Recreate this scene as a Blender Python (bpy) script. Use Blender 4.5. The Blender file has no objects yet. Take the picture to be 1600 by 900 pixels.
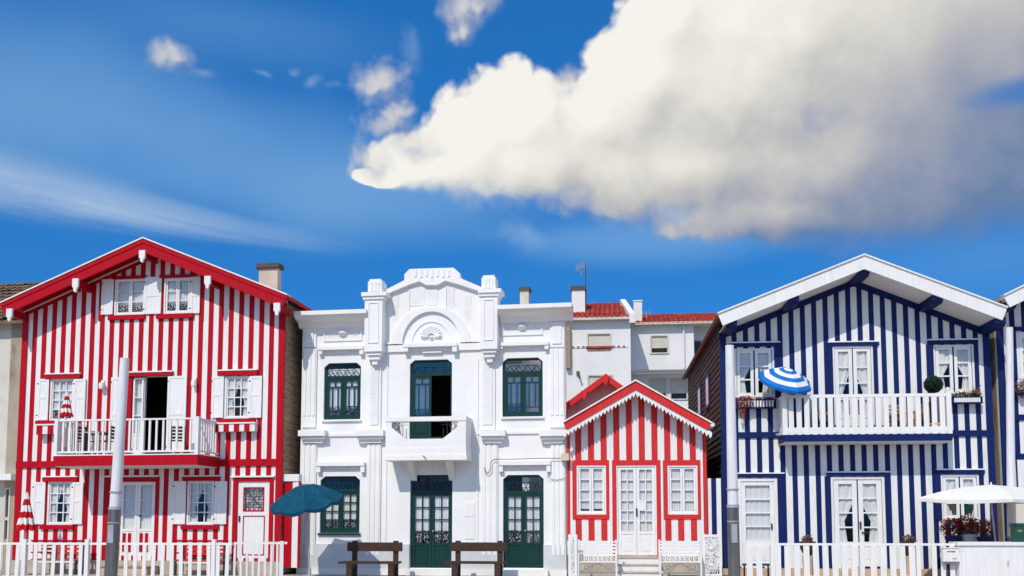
import bpy, bmesh, math, random
from mathutils import Vector, Matrix, Euler
rng = random.Random(7)
S = bpy.context.scene
COL = S.collection
# ------------------------------------------------------------------ camera
FPX = 1520.0; PPX, PPY = 800.0, 682.0
EYE = Vector((0, 0, 1.55))
ROT = Euler((math.radians(90 + 5.0), 0, math.radians(4.3)), 'XYZ')
cam_d = bpy.data.cameras.new('camera'); cam = bpy.data.objects.new('camera', cam_d); COL.objects.link(cam)
cam.location = EYE; cam.rotation_euler = ROT
cam_d.sensor_width = 36; cam_d.lens = FPX / 1600 * 36
cam_d.shift_y = (PPY - 450) / 1600
cam_d.clip_end = 5000
S.camera = cam
RM = ROT.to_matrix()
def ray(px, py):
    return (RM @ Vector(((px - PPX) / FPX, -(py - PPY) / FPX, -1))).normalized()
def W(px, py, Y):                       # measured photo point -> world point at depth Y
    d = ray(px, py); t = (Y - EYE.y) / d.y
    return EYE + d * t
# ------------------------------------------------------------------ light
SUN = Vector((-0.35, -1.0, 1.03)).normalized()
el = math.asin(SUN.z); azr = math.atan2(SUN.x, SUN.y)
sun_d = bpy.data.lights.new('sun', 'SUN'); sun = bpy.data.objects.new('sun', sun_d); COL.objects.link(sun)
sun_d.energy = 3.1; sun_d.angle = math.radians(0.5); sun_d.color = (1.0, 0.92, 0.80)
sun.rotation_euler = SUN.to_track_quat('Z', 'Y').to_euler(); sun.location = (-10, -20, 40)
S.view_settings.view_transform = 'Standard'; S.view_settings.look = 'None'
S.view_settings.exposure = 0.0; S.view_settings.gamma = 1.0; S.view_settings.use_curve_mapping = False
S.cycles.max_bounces = 8; S.cycles.transparent_max_bounces = 16
world = bpy.data.worlds.new('World'); S.world = world; world.use_nodes = True

class NT:
    def __init__(s, tree): s.t = tree; s.n = tree.nodes; s.l = tree.links
    def node(s, typ, **kw):
        n = s.n.new(typ)
        for k, v in kw.items(): setattr(n, k, v)
        return n
    def put(s, sock, v):
        if isinstance(v, bpy.types.NodeSocket): s.l.new(v, sock)
        elif v is not None: sock.default_value = v
    def math(s, op, a, b=None, c=None, clamp=False):
        n = s.node('ShaderNodeMath', operation=op, use_clamp=clamp)
        s.put(n.inputs[0], a)
        if b is not None: s.put(n.inputs[1], b)
        if c is not None: s.put(n.inputs[2], c)
        return n.outputs[0]
    def vmath(s, op, a, b=None, out=0):
        n = s.node('ShaderNodeVectorMath', operation=op)
        s.put(n.inputs[0], a)
        if b is not None: s.put(n.inputs[1], b)
        return n.outputs[out]
    def mix(s, f, a, b, mode='MIX'):
        n = s.node('ShaderNodeMix', data_type='RGBA', blend_type=mode)
        s.put(n.inputs[0], f); s.put(n.inputs[6], a); s.put(n.inputs[7], b)
        return n.outputs[2]
    def ramp(s, v, a, b, lo=0.0, hi=1.0, typ='SMOOTHSTEP'):
        n = s.node('ShaderNodeMapRange', interpolation_type=typ)
        s.put(n.inputs[0], v); n.inputs[1].default_value = a; n.inputs[2].default_value = b
        n.inputs[3].default_value = lo; n.inputs[4].default_value = hi
        return n.outputs[0]
    def noise(s, vec, scale, detail=5, rough=0.55, dist=0.0, dims='3D'):
        n = s.node('ShaderNodeTexNoise', noise_dimensions=dims); s.put(n.inputs['Vector'], vec)
        n.inputs['Scale'].default_value = scale; n.inputs['Detail'].default_value = detail
        n.inputs['Roughness'].default_value = rough; n.inputs['Distortion'].default_value = dist
        return n.outputs['Fac'], n.outputs['Color']

def azel(px, py):
    d = ray(px, py); return math.atan2(d.x, d.y), math.asin(d.z)
PXR = 1.0 / 1560                         # radians per photo pixel, about
#@SKY
def cloud_group(name, blobs, warp, amp, lo, hi, seed):
    g = bpy.data.node_groups.new(name, 'ShaderNodeTree')
    g.interface.new_socket('P', in_out='INPUT', socket_type='NodeSocketVector')
    g.interface.new_socket('D', in_out='OUTPUT', socket_type='NodeSocketFloat')
    n = NT(g); gi = n.node('NodeGroupInput'); go = n.node('NodeGroupOutput')
    p = gi.outputs[0]
    off = n.vmath('ADD', p, (seed, seed * 1.7, seed * .3))
    f1, c1 = n.noise(off, 9, 3, .5, dims='2D')
    w = n.vmath('MULTIPLY', n.vmath('SUBTRACT', c1, (.5, .5, .5)), (warp, warp * .8, 0))
    q = n.vmath('ADD', p, w)
    best = None
    for (x, y, rx, ry, pw) in blobs:
        a, e = azel(x, y)
        d = n.vmath('MULTIPLY', n.vmath('SUBTRACT', q, (a, e, 0)), (1 / (rx * PXR), 1 / (ry * PXR), 0))
        ln = n.vmath('LENGTH', d, out=1)
        v = n.math('MULTIPLY', n.math('SUBTRACT', 1.0, ln), pw)
        best = v if best is None else n.math('SMOOTH_MAX', best, v, 0.25)
    f2, _ = n.noise(off, 16, 8, .62, dims='2D')
    vo = n.node('ShaderNodeTexVoronoi', feature='F1', voronoi_dimensions='2D'); n.put(vo.inputs['Vector'], n.vmath('ADD', off, n.vmath('MULTIPLY', c1, (.05, .05, 0))))
    vo.inputs['Scale'].default_value = 24; vo.inputs['Detail'].default_value = 2; vo.inputs['Roughness'].default_value = .55
    bil = n.math('SUBTRACT', .45, vo.outputs['Distance'])
    t = n.math('ADD', best, n.math('MULTIPLY', n.math('SUBTRACT', f2, .5), amp))
    t = n.math('ADD', t, n.math('MULTIPLY', bil, amp * .55))
    n.l.new(t, go.inputs[0])
    return g
def build_world():
    n = NT(world.node_tree); n.n.clear()
    out = n.node('ShaderNodeOutputWorld'); bg = n.node('ShaderNodeBackground'); bg.inputs[1].default_value = SKY_STRENGTH
    n.l.new(bg.outputs[0], out.inputs[0])
    sky = n.node('ShaderNodeTexSky', sky_type='NISHITA', sun_disc=False)
    sky.sun_elevation = el; sky.sun_rotation = azr
    sky.air_density = 1.0; sky.dust_density = 0.3; sky.ozone_density = 4.0; sky.altitude = 0
    tcs = n.node('ShaderNodeTexCoord')
    sxs = n.node('ShaderNodeSeparateXYZ'); n.l.new(tcs.outputs['Generated'], sxs.inputs[0])
    cbs = n.node('ShaderNodeCombineXYZ'); n.l.new(sxs.outputs[0], cbs.inputs[0]); n.l.new(sxs.outputs[1], cbs.inputs[1]); n.l.new(n.math('ADD', n.math('MULTIPLY', sxs.outputs[2], .7), .34), cbs.inputs[2])
    nv = n.vmath('NORMALIZE', cbs.outputs[0]); n.l.new(nv, sky.inputs[0])
    hs = n.node('ShaderNodeHueSaturation'); hs.inputs['Saturation'].default_value = 1.28; hs.inputs['Value'].default_value = 1.0
    n.l.new(sky.outputs[0], hs.inputs['Color'])
    base = n.mix(1.0, hs.outputs[0], SKY_TINT, 'MULTIPLY')
    tc = n.node('ShaderNodeTexCoord'); sx = n.node('ShaderNodeSeparateXYZ'); n.l.new(tc.outputs['Generated'], sx.inputs[0])
    az = n.math('ARCTAN2', sx.outputs[0], sx.outputs[1]); ee = n.math('ARCSINE', sx.outputs[2])
    cb = n.node('ShaderNodeCombineXYZ'); n.l.new(az, cb.inputs[0]); n.l.new(ee, cb.inputs[1])
    P = cb.outputs[0]
    # large-scale unevenness of the blue
    hz, _ = n.noise(n.vmath('MULTIPLY', P, (1.0, 2.2, 1)), 3.0, 3, .5, dims='2D')
    def veil(x, y, rx, ry, amt, b):
        a, e = azel(x, y)
        d = n.vmath('MULTIPLY', n.vmath('SUBTRACT', P, (a, e, 0)), (1 / (rx * PXR), 1 / (ry * PXR), 0))
        ln = n.math('ADD', n.vmath('LENGTH', d, out=1), n.math('MULTIPLY', n.math('SUBTRACT', hz, .5), .9))
        return n.mix(n.ramp(ln, 0, 1, amt, 0), b, C_HAZE)
    for v in VEILS: base = veil(*v, base)
    def inst(g, p):
        k = n.node('ShaderNodeGroup'); k.node_tree = g; n.l.new(p, k.inputs[0]); return k.outputs[0]
    # cumulus
    g = cloud_group('cumulus', BLOBS, .017, .36, 0, 1, 3.1)
    d0 = inst(g, P)
    LD = n.vmath('ADD', P, (-.018, .024, 0))
    d1 = inst(g, LD)
    LD2 = n.vmath('ADD', P, (-.055, .05, 0))
    d2 = inst(g, LD2)
    soft = n.ramp(az, azel(1150, 300)[0], azel(1500, 300)[0], 0.0, 1.0)      # the cloud thins out to its right
    lit = n.math('ADD', n.math('MULTIPLY', n.math('SUBTRACT', d0, d1), 1.1), n.math('MULTIPLY', n.math('SUBTRACT', d0, d2), .55))
    crisp = n.ramp(d0, -.02, .15); fluffy = n.ramp(d0, -.20, .40); far = n.ramp(d0, -.45, .30)
    se = n.math('MULTIPLY', n.ramp(n.math('SUBTRACT', d0, d1), .05, -.30, 0, 1), .85)      # edges turned from the light dissolve
    alpha = n.math('ADD', n.math('MULTIPLY', crisp, n.math('SUBTRACT', 1, se)), n.math('MULTIPLY', fluffy, se))
    alpha = n.math('ADD', n.math('MULTIPLY', alpha, n.math('SUBTRACT', 1, soft)), n.math('MULTIPLY', far, soft))
    # a tear of blue at the right
    ta, te = azel(1610, 140)
    td = n.vmath('LENGTH', n.vmath('MULTIPLY', n.vmath('SUBTRACT', P, (ta, te, 0)), (1 / (90 * PXR), 1 / (22 * PXR), 0)), out=1)
    alpha = n.math('MULTIPLY', alpha, n.ramp(td, .25, 1.3, .25, 1.0))
    # depth of cloud between this point and the light side: grey towards the lower right
    a0, e0 = azel(980, 130)
    qx = n.math('SUBTRACT', az, a0); qy = n.math('SUBTRACT', e0, ee)
    deep = n.math('ADD', n.math('MULTIPLY', qx, 2.1), n.math('MULTIPLY', qy, 3.6))
    fz, _ = n.noise(n.vmath('ADD', P, (5, 2, 0)), 7, 5, .55, dims='2D')
    deep = n.math('ADD', deep, n.math('MULTIPLY', n.math('SUBTRACT', fz, .5), .75))
    sh = n.math('SUBTRACT', n.ramp(deep, -.12, 1.30, 0, 1, 'LINEAR'), n.math('MULTIPLY', n.math('MULTIPLY', n.math('SUBTRACT', lit, .22), .27), n.math('SUBTRACT', 1, n.math('MULTIPLY', soft, .8))), clamp=True)
    cr = n.node('ShaderNodeValToRGB'); n.l.new(sh, cr.inputs[0])
    els = cr.color_ramp.elements
    els[0].position = 0; els[0].color = C_LIT; els[1].position = 1; els[1].color = C_DEEP
    for pos, c in ((.28, C_MID0), (.5, C_MID), (.75, C_MID2)):
        k = els.new(pos); k.color = c
    col = n.mix(n.math('MULTIPLY', alpha, 1.0), base, cr.outputs[0])
    # small clouds
    g2 = cloud_group('small_clouds', SMALL, .035, 1.05, 0, 1, 8.3)
    s0 = inst(g2, P); s1 = inst(g2, n.vmath('ADD', P, (-.008, .012, 0)))
    sa = n.math('MULTIPLY', n.ramp(s0, -.10, .95), .86)
    sl = n.ramp(n.math('SUBTRACT', s0, s1), -.25, .3)
    col = n.mix(sa, col, n.mix(sl, C_SMALL_D, C_SMALL_L))
    # faint wisps and the long streak on the left
    g3 = cloud_group('faint', FAINT, .05, .9, 0, 1, 14.7)
    col = n.mix(n.math('MULTIPLY', n.ramp(inst(g3, P), -.1, .9), .33), col, C_FAINT)
    ax, ex = azel(-60, 268); bx_, by_ = azel(520, 380)
    ang = math.atan2(by_ - ex, bx_ - ax)
    rel = n.vmath('SUBTRACT', P, (ax, ex, 0))
    along = n.vmath('DOT_PRODUCT', rel, (math.cos(ang), math.sin(ang), 0), out=1)
    across = n.vmath('DOT_PRODUCT', rel, (-math.sin(ang), math.cos(ang), 0), out=1)
    cb2 = n.node('ShaderNodeCombineXYZ'); n.l.new(n.math('MULTIPLY', along, 2.0), cb2.inputs[0]); n.l.new(n.math('MULTIPLY', across, 22.0), cb2.inputs[1])
    fw, _ = n.noise(cb2.outputs[0], 2.0, 5, .6, .3, dims='2D')
    L = 640 * PXR
    wdt = n.math('SUBTRACT', 1.0, n.math('DIVIDE', along, L), clamp=True)
    acr = n.math('DIVIDE', n.math('ABSOLUTE', n.math('ADD', across, n.math('MULTIPLY', n.math('SUBTRACT', fw, .5), .02))), n.math('ADD', n.math('MULTIPLY', wdt, .036), .004))
    band = n.math('MULTIPLY', n.ramp(acr, 0.0, 1.0, 1, 0), n.math('MULTIPLY', n.ramp(fw, .25, .7, .55, 1.0), n.ramp(wdt, .0, .75)))
    band = n.math('MULTIPLY', band, n.ramp(along, -.9, -.2, 0, 1))
    col = n.mix(n.math('MULTIPLY', band, .85), col, C_FAINT)
    # rest of the sky: cumulus added outside the view for a whiter fill
    pj = n.node('ShaderNodeCombineXYZ'); dn = n.math('ADD', n.math('ABSOLUTE', sx.outputs[2]), .28)
    n.l.new(n.math('DIVIDE', sx.outputs[0], dn), pj.inputs[0]); n.l.new(n.math('DIVIDE', sx.outputs[1], dn), pj.inputs[1])
    cf, _ = n.noise(pj.outputs[0], 1.5, 5, .58, dims='2D')
    da = n.vmath('LENGTH', n.vmath('MULTIPLY', n.vmath('SUBTRACT', P, (azel(800, 400)[0], azel(800, 300)[1], 0)), (1.25, 2.1, 0)), out=1)
    away = n.ramp(da, .78, 1.05)
    cm = n.math('MULTIPLY', n.ramp(cf, .47, .56), n.math('MULTIPLY', away, n.ramp(sx.outputs[2], .02, .12)))
    col = n.mix(cm, col, n.mix(n.ramp(cf, .52, .72), C_LIT, C_MID))
    n.l.new(col, bg.inputs[0])
SKY_STRENGTH = 0.13
def sc(r, g, b, k=1 / SKY_STRENGTH):
    f = lambda c: ((c / 255 + .055) / 1.055) ** 2.4 if c > 10 else c / 255 / 12.92
    return (f(r) * k, f(g) * k, f(b) * k, 1)
SKY_TINT = (0.66, 1.24, 1.42, 1)
C_HAZE = sc(128, 178, 224)
VEILS = [(330, 255, 560, 150, .46), (640, 320, 420, 100, .42), (1000, 375, 330, 50, .5), (-60, 130, 420, 170, .36), (350, 40, 420, 80, .22), (1560, 400, 260, 80, .25)]
C_LIT = sc(245, 243, 235); C_MID0 = sc(226, 224, 216); C_MID = sc(200, 199, 197); C_MID2 = sc(160, 165, 181); C_DEEP = sc(104, 130, 170)
C_SMALL_L = sc(226, 222, 214); C_SMALL_D = sc(158, 170, 196); C_FAINT = sc(176, 200, 226)
# px x, px y, radius x, radius y, weight
BLOBS = [(1130, 130, 225, 180, 1), (1230, 40, 270, 190, 1), (1420, 60, 320, 170, 1), (1000, 130, 112, 115, 1), (800, 190, 112, 100, 1),
         (740, 225, 100, 95, 1), (665, 256, 112, 50, 1), (598, 279, 66, 17, 1), (925, 190, 90, 75, 1), (850, 246, 240, 68, 1), (1060, 258, 280, 84, 1), (1300, 270, 280, 108, 1),
         (1480, 255, 250, 95, 1), (1230, 330, 230, 50, 1), (1035, 30, 95, 75, 1), (1680, 40, 220, 100, 1), (1640, 240, 170, 75, 1), (1640, 110, 200, 90, .9)]
SMALL = [(598, 132, 58, 50, 1), (628, 172, 60, 46, 1), (600, 198, 54, 36, .9), (278, 92, 46, 30, 1), (740, 10, 70, 44, 1), (720, 45, 36, 34, .9), (880, 125, 34, 28, .8), (548, 262, 18, 26, .9), (592, 248, 62, 42, 1), (645, 222, 60, 44, 1)]
FAINT = [(820, 368, 70, 28, 1), (318, 118, 22, 12, 1), (458, 104, 24, 10, 1), (485, 126, 30, 12, 1), (402, 112, 16, 10, 1), (1045, 345, 40, 26, 1), (640, 75, 26, 40, .6), (520, 140, 50, 12, .6)]
build_world()
#@ENDSKY
# ------------------------------------------------------------------ materials
def mat(name, col, rough=.6, var=.08, scale=3.0, stretch=(1, 1, 1), bump=.0, bscale=40.0, spec=.4, metal=0.0, dirt=None, dirt_amt=0.0, dscale=2.0, dstretch=(1, 1, .45)):
    m = bpy.data.materials.new(name); m.use_nodes = True
    n = NT(m.node_tree); b = n.n['Principled BSDF']
    tc = n.node('ShaderNodeTexCoord')
    geo = n.node('ShaderNodeNewGeometry')
    v = n.vmath('MULTIPLY', geo.outputs['Position'], stretch)
    f, _ = n.noise(v, scale, 5, .6)
    c0 = tuple(max(0, c * (1 - var * 1.6)) for c in col) + (1,); c1 = tuple(min(1, c * (1 + var)) for c in col) + (1,)
    c = n.mix(n.ramp(f, .3, .7), c0, c1)
    oi = n.node('ShaderNodeObjectInfo')
    c = n.mix(n.ramp(oi.outputs['Random'], 0, 1, 0, var * 1.0, 'LINEAR'), c, (col[0] * .55, col[1] * .55, col[2] * .55, 1))
    if dirt:
        f2, _ = n.noise(n.vmath('MULTIPLY', geo.outputs['Position'], dstretch), dscale, 8, .68)
        c = n.mix(n.ramp(f2, .52, .78, 0, dirt_amt), c, tuple(dirt) + (1,))
    n.l.new(c, b.inputs['Base Color'])
    b.inputs['Roughness'].default_value = rough; b.inputs['Specular IOR Level'].default_value = spec; b.inputs['Metallic'].default_value = metal
    if bump:
        fb, _ = n.noise(n.vmath('MULTIPLY', geo.outputs['Position'], stretch), bscale, 4, .6)
        bn = n.node('ShaderNodeBump'); bn.inputs['Strength'].default_value = bump; bn.inputs['Distance'].default_value = .02
        n.l.new(fb, bn.inputs['Height']); n.l.new(bn.outputs[0], b.inputs['Normal'])
    return m
WOODS = (6, 6, .5)
M = {}
M['white'] = mat('white_paint', (.80, .80, .79), .55, .04, 4, WOODS, .12, 9, dirt=(.50, .46, .40), dirt_amt=.34, dscale=2, dstretch=(2.6, 2.6, .5))
M['red'] = mat('red_paint', (.45, .0025, .014), .55, .07, 4, WOODS, .12, 9, spec=.12, dirt=(.34, .03, .04), dirt_amt=.5, dscale=2, dstretch=(3, 3, .45))
M['lred'] = mat('light_red_paint', (.62, .033, .035), .5, .07, 4, WOODS, .12, 9, spec=.15, dirt=(.50, .09, .085), dirt_amt=.5, dscale=2, dstretch=(3, 3, .45))
M['blue'] = mat('blue_paint', (.0058, .018, .110), .5, .08, 4, WOODS, .12, 9, spec=.16, dirt=(.022, .04, .125), dirt_amt=.5, dscale=2, dstretch=(3, 3, .45))
M['green'] = mat('dark_green_paint', (.005, .040, .036), .4, .12, 4, WOODS, .08, 9, spec=.25)
M['stucco'] = mat('white_stucco', (.83, .83, .82), .8, .025, 1.3, (1, 1, 1), .10, 30, spec=.2, dirt=(.58, .55, .50), dirt_amt=.24, dscale=1.2, dstretch=(2.8, 2.8, .35))
M['relief'] = mat('carved_stucco', (.79, .79, .775), .8, .03, 1.3, (1, 1, 1), .9, 14, spec=.2, dirt=(.55, .52, .48), dirt_amt=.3, dscale=9)
M['greyplinth'] = mat('pale_grey_paint', (.60, .63, .66), .7, .04, 2, (1, 1, 1), .1, 20, spec=.3)
M['apart'] = mat('apartment_render', (.76, .755, .74), .85, .03, .8, (1, 1, 1), .1, 20, spec=.2, dirt=(.58, .56, .52), dirt_amt=.3, dscale=.9)
M['beige'] = mat('beige_stone', (.50, .44, .36), .85, .1, 3, (1, 1, 1), .25, 25, spec=.2, dirt=(.3, .25, .2), dirt_amt=.5)
M['terracotta'] = mat('pinkish_stone', (.56, .40, .28), .85, .1, 3, (1, 1, 1), .2, 25, spec=.2)
M['oldwall'] = mat('peeling_plaster', (.40, .35, .27), .9, .08, 1.5, (1, 1, 1), .4, 12, spec=.1, dirt=(.17, .11, .07), dirt_amt=.95, dscale=1.1)
M['oldpale'] = mat('pale_old_plaster', (.62, .60, .55), .9, .06, 1.5, (1, 1, 1), .3, 12, spec=.1, dirt=(.42, .36, .28), dirt_amt=.5)
M['shingle'] = mat('brown_weathered_wood', (.075, .058, .052), .8, .22, 3, (1.5, 1.5, 6), .3, 20, spec=.2)
M['shinglel'] = mat('tan_weathered_wood', (.36, .26, .17), .8, .22, 3, (1.5, 1.5, 6), .3, 20, spec=.2)
M['tile'] = mat('red_roof_tile', (.47, .082, .062), .8, .22, 2.5, (1, 1, 1), .3, 20, spec=.2, dirt=(.42, .07, .055), dirt_amt=.4, dscale=3)
M['oldtile'] = mat('old_roof_tile', (.19, .135, .095), .9, .3, 4, (1, 1, 1), .3, 20, spec=.2)
M['curtain'] = mat('white_curtain', (.80, .80, .80), .9, .05, 8, (10, 10, 1), .0)
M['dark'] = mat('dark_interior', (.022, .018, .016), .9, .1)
M['bench'] = mat('brown_wood', (.062, .030, .019), .6, .25, 5, (1, 6, 6), .25, 12, spec=.3)
M['chimney'] = mat('beige_render', (.62, .58, .48), .9, .08, 2, (1, 1, 1), .2, 20, spec=.2)
M['cap'] = mat('dark_cap_stone', (.10, .085, .075), .9, .15, 4)
M['steel'] = mat('galvanised_steel', (.24, .22, .205), .38, .2, 2, (8, 8, .6), .0, spec=.5, metal=.75)
M['polewhite'] = mat('pale_grey_pole_paint', (.74, .74, .77), .5, .06, 3, (4, 4, .5), .05, 9)
M['tealcloth'] = mat('dark_blue_canvas', (.004, .076, .138), .85, .14, 6, (1, 1, 1), .1, 60, spec=.15)
M['bluecloth'] = mat('bright_blue_canvas', (.012, .17, .56), .85, .06, 6, (1, 1, 1), .1, 60, spec=.15)
M['whitecloth'] = mat('white_canvas', (.80, .79, .76), .85, .04, 6, (1, 1, 1), .1, 60, spec=.15)
M['redcloth'] = mat('red_canvas', (.52, .012, .016), .85, .08, 6, (1, 1, 1), .1, 60, spec=.15)
M['iron'] = mat('dark_iron', (.03, .03, .033), .5, .1, spec=.4)
M['leaf'] = mat('green_leaf', (.060, .075, .030), .6, .5, 9, spec=.3)
M['dryleaf'] = mat('brown_leaf', (.15, .10, .055), .7, .4, 9, spec=.2)
M['topiary'] = mat('clipped_dark_green_leaf', (.022, .052, .036), .6, .35, 9, spec=.3)
M['flower'] = mat('red_petal', (.50, .010, .022), .6, .25, 12, spec=.2)
M['cream'] = mat('cream_render', (.66, .63, .54), .85, .03, 1.3, (1, 1, 1), .1, 30, spec=.2)
M['cobbles'] = mat('pale_cobbles', (.36, .33, .29), .9, .15, 2, (1, 1, 1), .3, 30, spec=.2)
M['paving'] = mat('paving_stone', (.40, .34, .28), .9, .15, 3, (1, 1, 1), .3, 30, spec=.2)
M['earth'] = mat('earth', (.22, .19, .15), .95, .15, .3)
M['oak'] = mat('light_wood', (.42, .24, .11), .6, .2, 5, (4, 4, 1), .1, 12)
M['shade'] = mat('roller_shutter', (.60, .575, .49), .7, .05, 3, (1, 1, 1), .0)
M['plastic'] = mat('beige_plastic', (.62, .55, .40), .5, .06, 3)
M['greenbox'] = mat('green_enamel', (.012, .075, .05), .35, .1, 3)
M['navycloth'] = mat('navy_cloth', (.015, .025, .10), .9, .15, 8)
M['bandtile'] = mat('faded_brick_tile', (.34, .17, .125), .85, .15, 5)
M['alu'] = mat('grey_metal', (.42, .43, .46), .4, .08, 3, metal=.3)
def glass_mat(name, ior):
    m = bpy.data.materials.new(name); m.use_nodes = True
    n = NT(m.node_tree); n.n.clear()
    o = n.node('ShaderNodeOutputMaterial'); mx = n.node('ShaderNodeMixShader'); tr = n.node('ShaderNodeBsdfTransparent'); gl = n.node('ShaderNodeBsdfGlossy')
    tr.inputs[0].default_value = (.985, .99, .99, 1); gl.inputs['Roughness'].default_value = .03
    fr = n.node('ShaderNodeFresnel'); fr.inputs[0].default_value = ior
    n.l.new(fr.outputs[0], mx.inputs[0]); n.l.new(tr.outputs[0], mx.inputs[1]); n.l.new(gl.outputs[0], mx.inputs[2]); n.l.new(mx.outputs[0], o.inputs[0])
    return m
M['glass'] = glass_mat('window_glass', 1.32); M['skyglass'] = glass_mat('reflective_glass', 1.62)
def lace_mat():
    m = bpy.data.materials.new('lace_curtain'); m.use_nodes = True
    n = NT(m.node_tree); b = n.n['Principled BSDF']; b.inputs['Roughness'].default_value = .95; b.inputs['Specular IOR Level'].default_value = .1
    tc = n.node('ShaderNodeTexCoord')
    sp = n.node('ShaderNodeSeparateXYZ'); n.l.new(tc.outputs['UV'], sp.inputs[0])
    vo = n.node('ShaderNodeTexVoronoi', feature='F1'); n.l.new(tc.outputs['Object'], vo.inputs[0]); vo.inputs['Scale'].default_value = 30
    hole = n.math('GREATER_THAN', n.ramp(vo.outputs['Distance'], .12, .5, 0, 1, 'LINEAR'), n.ramp(sp.outputs[1], 0, .30, .52, 1.05, 'LINEAR'))
    f, _ = n.noise(tc.outputs['Object'], 5, 4, .6)
    n.l.new(n.mix(f, (.70, .72, .76, 1), (.84, .84, .85, 1)), b.inputs['Base Color'])
    n.l.new(n.math('SUBTRACT', 1, hole), b.inputs['Alpha'])
    return m
M['lace'] = lace_mat()
# ------------------------------------------------------------------ mesh helpers
class MB:
    def __init__(s): s.v = []; s.f = []; s.mi = []; s.cur = 0
    def add(s, vs, fs):
        o = len(s.v); s.v += [tuple(v) for v in vs]
        for f in fs: s.f.append(tuple(i + o for i in f)); s.mi.append(s.cur)
    def box(s, x0, x1, y0, y1, z0, z1):
        s.add([(x0, y0, z0), (x1, y0, z0), (x1, y1, z0), (x0, y1, z0), (x0, y0, z1), (x1, y0, z1), (x1, y1, z1), (x0, y1, z1)],
              [(0, 3, 2, 1), (4, 5, 6, 7), (0, 1, 5, 4), (1, 2, 6, 5), (2, 3, 7, 6), (3, 0, 4, 7)]); return s
    def prism(s, pts, y0, y1):           # polygon (x,z) extruded along y
        n = len(pts); a = [(x, y0, z) for x, z in pts] + [(x, y1, z) for x, z in pts]
        s.add(a, [tuple(range(n)), tuple(range(2 * n - 1, n - 1, -1))] + [(i, i + n, (i + 1) % n + n, (i + 1) % n) for i in range(n)]); return s
    def prism_x(s, pts, x0, x1):         # polygon (y,z) extruded along x
        n = len(pts); a = [(x0, y, z) for y, z in pts] + [(x1, y, z) for y, z in pts]
        s.add(a, [tuple(range(n)), tuple(range(2 * n - 1, n - 1, -1))] + [(i, i + n, (i + 1) % n + n, (i + 1) % n) for i in range(n)]); return s
    def rod(s, a, b, r0, r1=None, n=8):
        a = Vector(a); b = Vector(b); r1 = r0 if r1 is None else r1
        d = (b - a).normalized(); q = d.to_track_quat('Z', 'Y'); X = q @ Vector((1, 0, 0)); Y = q @ Vector((0, 1, 0))
        vs = []
        for c, r in ((a, r0), (b, r1)):
            for i in range(n):
                t = 2 * math.pi * i / n; vs.append(c + X * (r * math.cos(t)) + Y * (r * math.sin(t)))
        s.add(vs, [tuple(range(n - 1, -1, -1)), tuple(range(n, 2 * n))] + [(i, (i + 1) % n, (i + 1) % n + n, i + n) for i in range(n)]); return s
    def tube(s, pts, r, n=6):
        for a, b in zip(pts, pts[1:]): s.rod(a, b, r, r, n)
        return s
    def lathe(s, prof, c=(0, 0, 0), n=16, mats=None, ph=0.0):
        c = Vector(c); o = []
        for r, z in prof: o.append([c + Vector((r * math.cos(2 * math.pi * i / n + ph), r * math.sin(2 * math.pi * i / n + ph), z)) for i in range(n)])
        for k in range(len(prof) - 1):
            if mats: s.cur = mats[k]
            s.add(o[k] + o[k + 1], [(i, (i + 1) % n, (i + 1) % n + n, i + n) for i in range(n)])
        return s
    def leaves(s, c, rad, k, size, r, shell=0.0):
        c = Vector(c); rad = Vector(rad)
        for _ in range(k):
            while True:
                p = Vector((r.uniform(-1, 1), r.uniform(-1, 1), r.uniform(-1, 1)))
                if shell <= p.length <= 1: break
            q = c + Vector((p.x * rad.x, p.y * rad.y, p.z * rad.z))
            a = Vector((r.gauss(0, 1), r.gauss(0, 1), r.gauss(0, 1))).normalized(); b = a.orthogonal().normalized()
            z = size * r.uniform(.6, 1.3)
            s.add([q - a * z, q + b * z * .5, q + a * z, q - b * z * .5], [(0, 1, 2, 3)])
        return s
    def mesh(s, name, mats, smooth=False):
        me = bpy.data.meshes.new(name); me.from_pydata(s.v, [], s.f)
        for m in (mats if isinstance(mats, (list, tuple)) else [mats]): me.materials.append(M[m] if isinstance(m, str) else m)
        if any(s.mi): me.polygons.foreach_set('material_index', s.mi)
        bm = bmesh.new(); bm.from_mesh(me)
        if smooth: bmesh.ops.remove_doubles(bm, verts=bm.verts, dist=1e-5)
        bmesh.ops.recalc_face_normals(bm, faces=bm.faces); bm.to_mesh(me); bm.free()
        if smooth: me.polygons.foreach_set('use_smooth', [True] * len(me.polygons)); me.set_sharp_from_angle(angle=math.radians(48))
        me.update(); return me
    def build(s, name, mats, parent=None, smooth=False, label=None, kind=None):
        o = bpy.data.objects.new(name, s.mesh(name, mats, smooth)); COL.objects.link(o)
        if parent: o.parent = parent
        if label: o['label'] = label
        if kind: o['kind'] = kind
        return o
def box(name, m, parent, x0, x1, y0, y1, z0, z1, label=None):
    return MB().box(x0, x1, y0, y1, z0, z1).build(name, m, parent, label=label)
def thing(name, label, cat, loc=(0, 0, 0), rz=0.0, group=None):
    o = bpy.data.objects.new(name, None); COL.objects.link(o); o.location = loc; o.rotation_euler = (0, 0, rz)
    o.empty_display_size = .2
    tag(o, label, cat, group); return o
def tag(o, label, cat, group=None):
    o['label'] = label; o['category'] = cat
    if group: o['group'] = group
    return o
UNIT = {}
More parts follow.
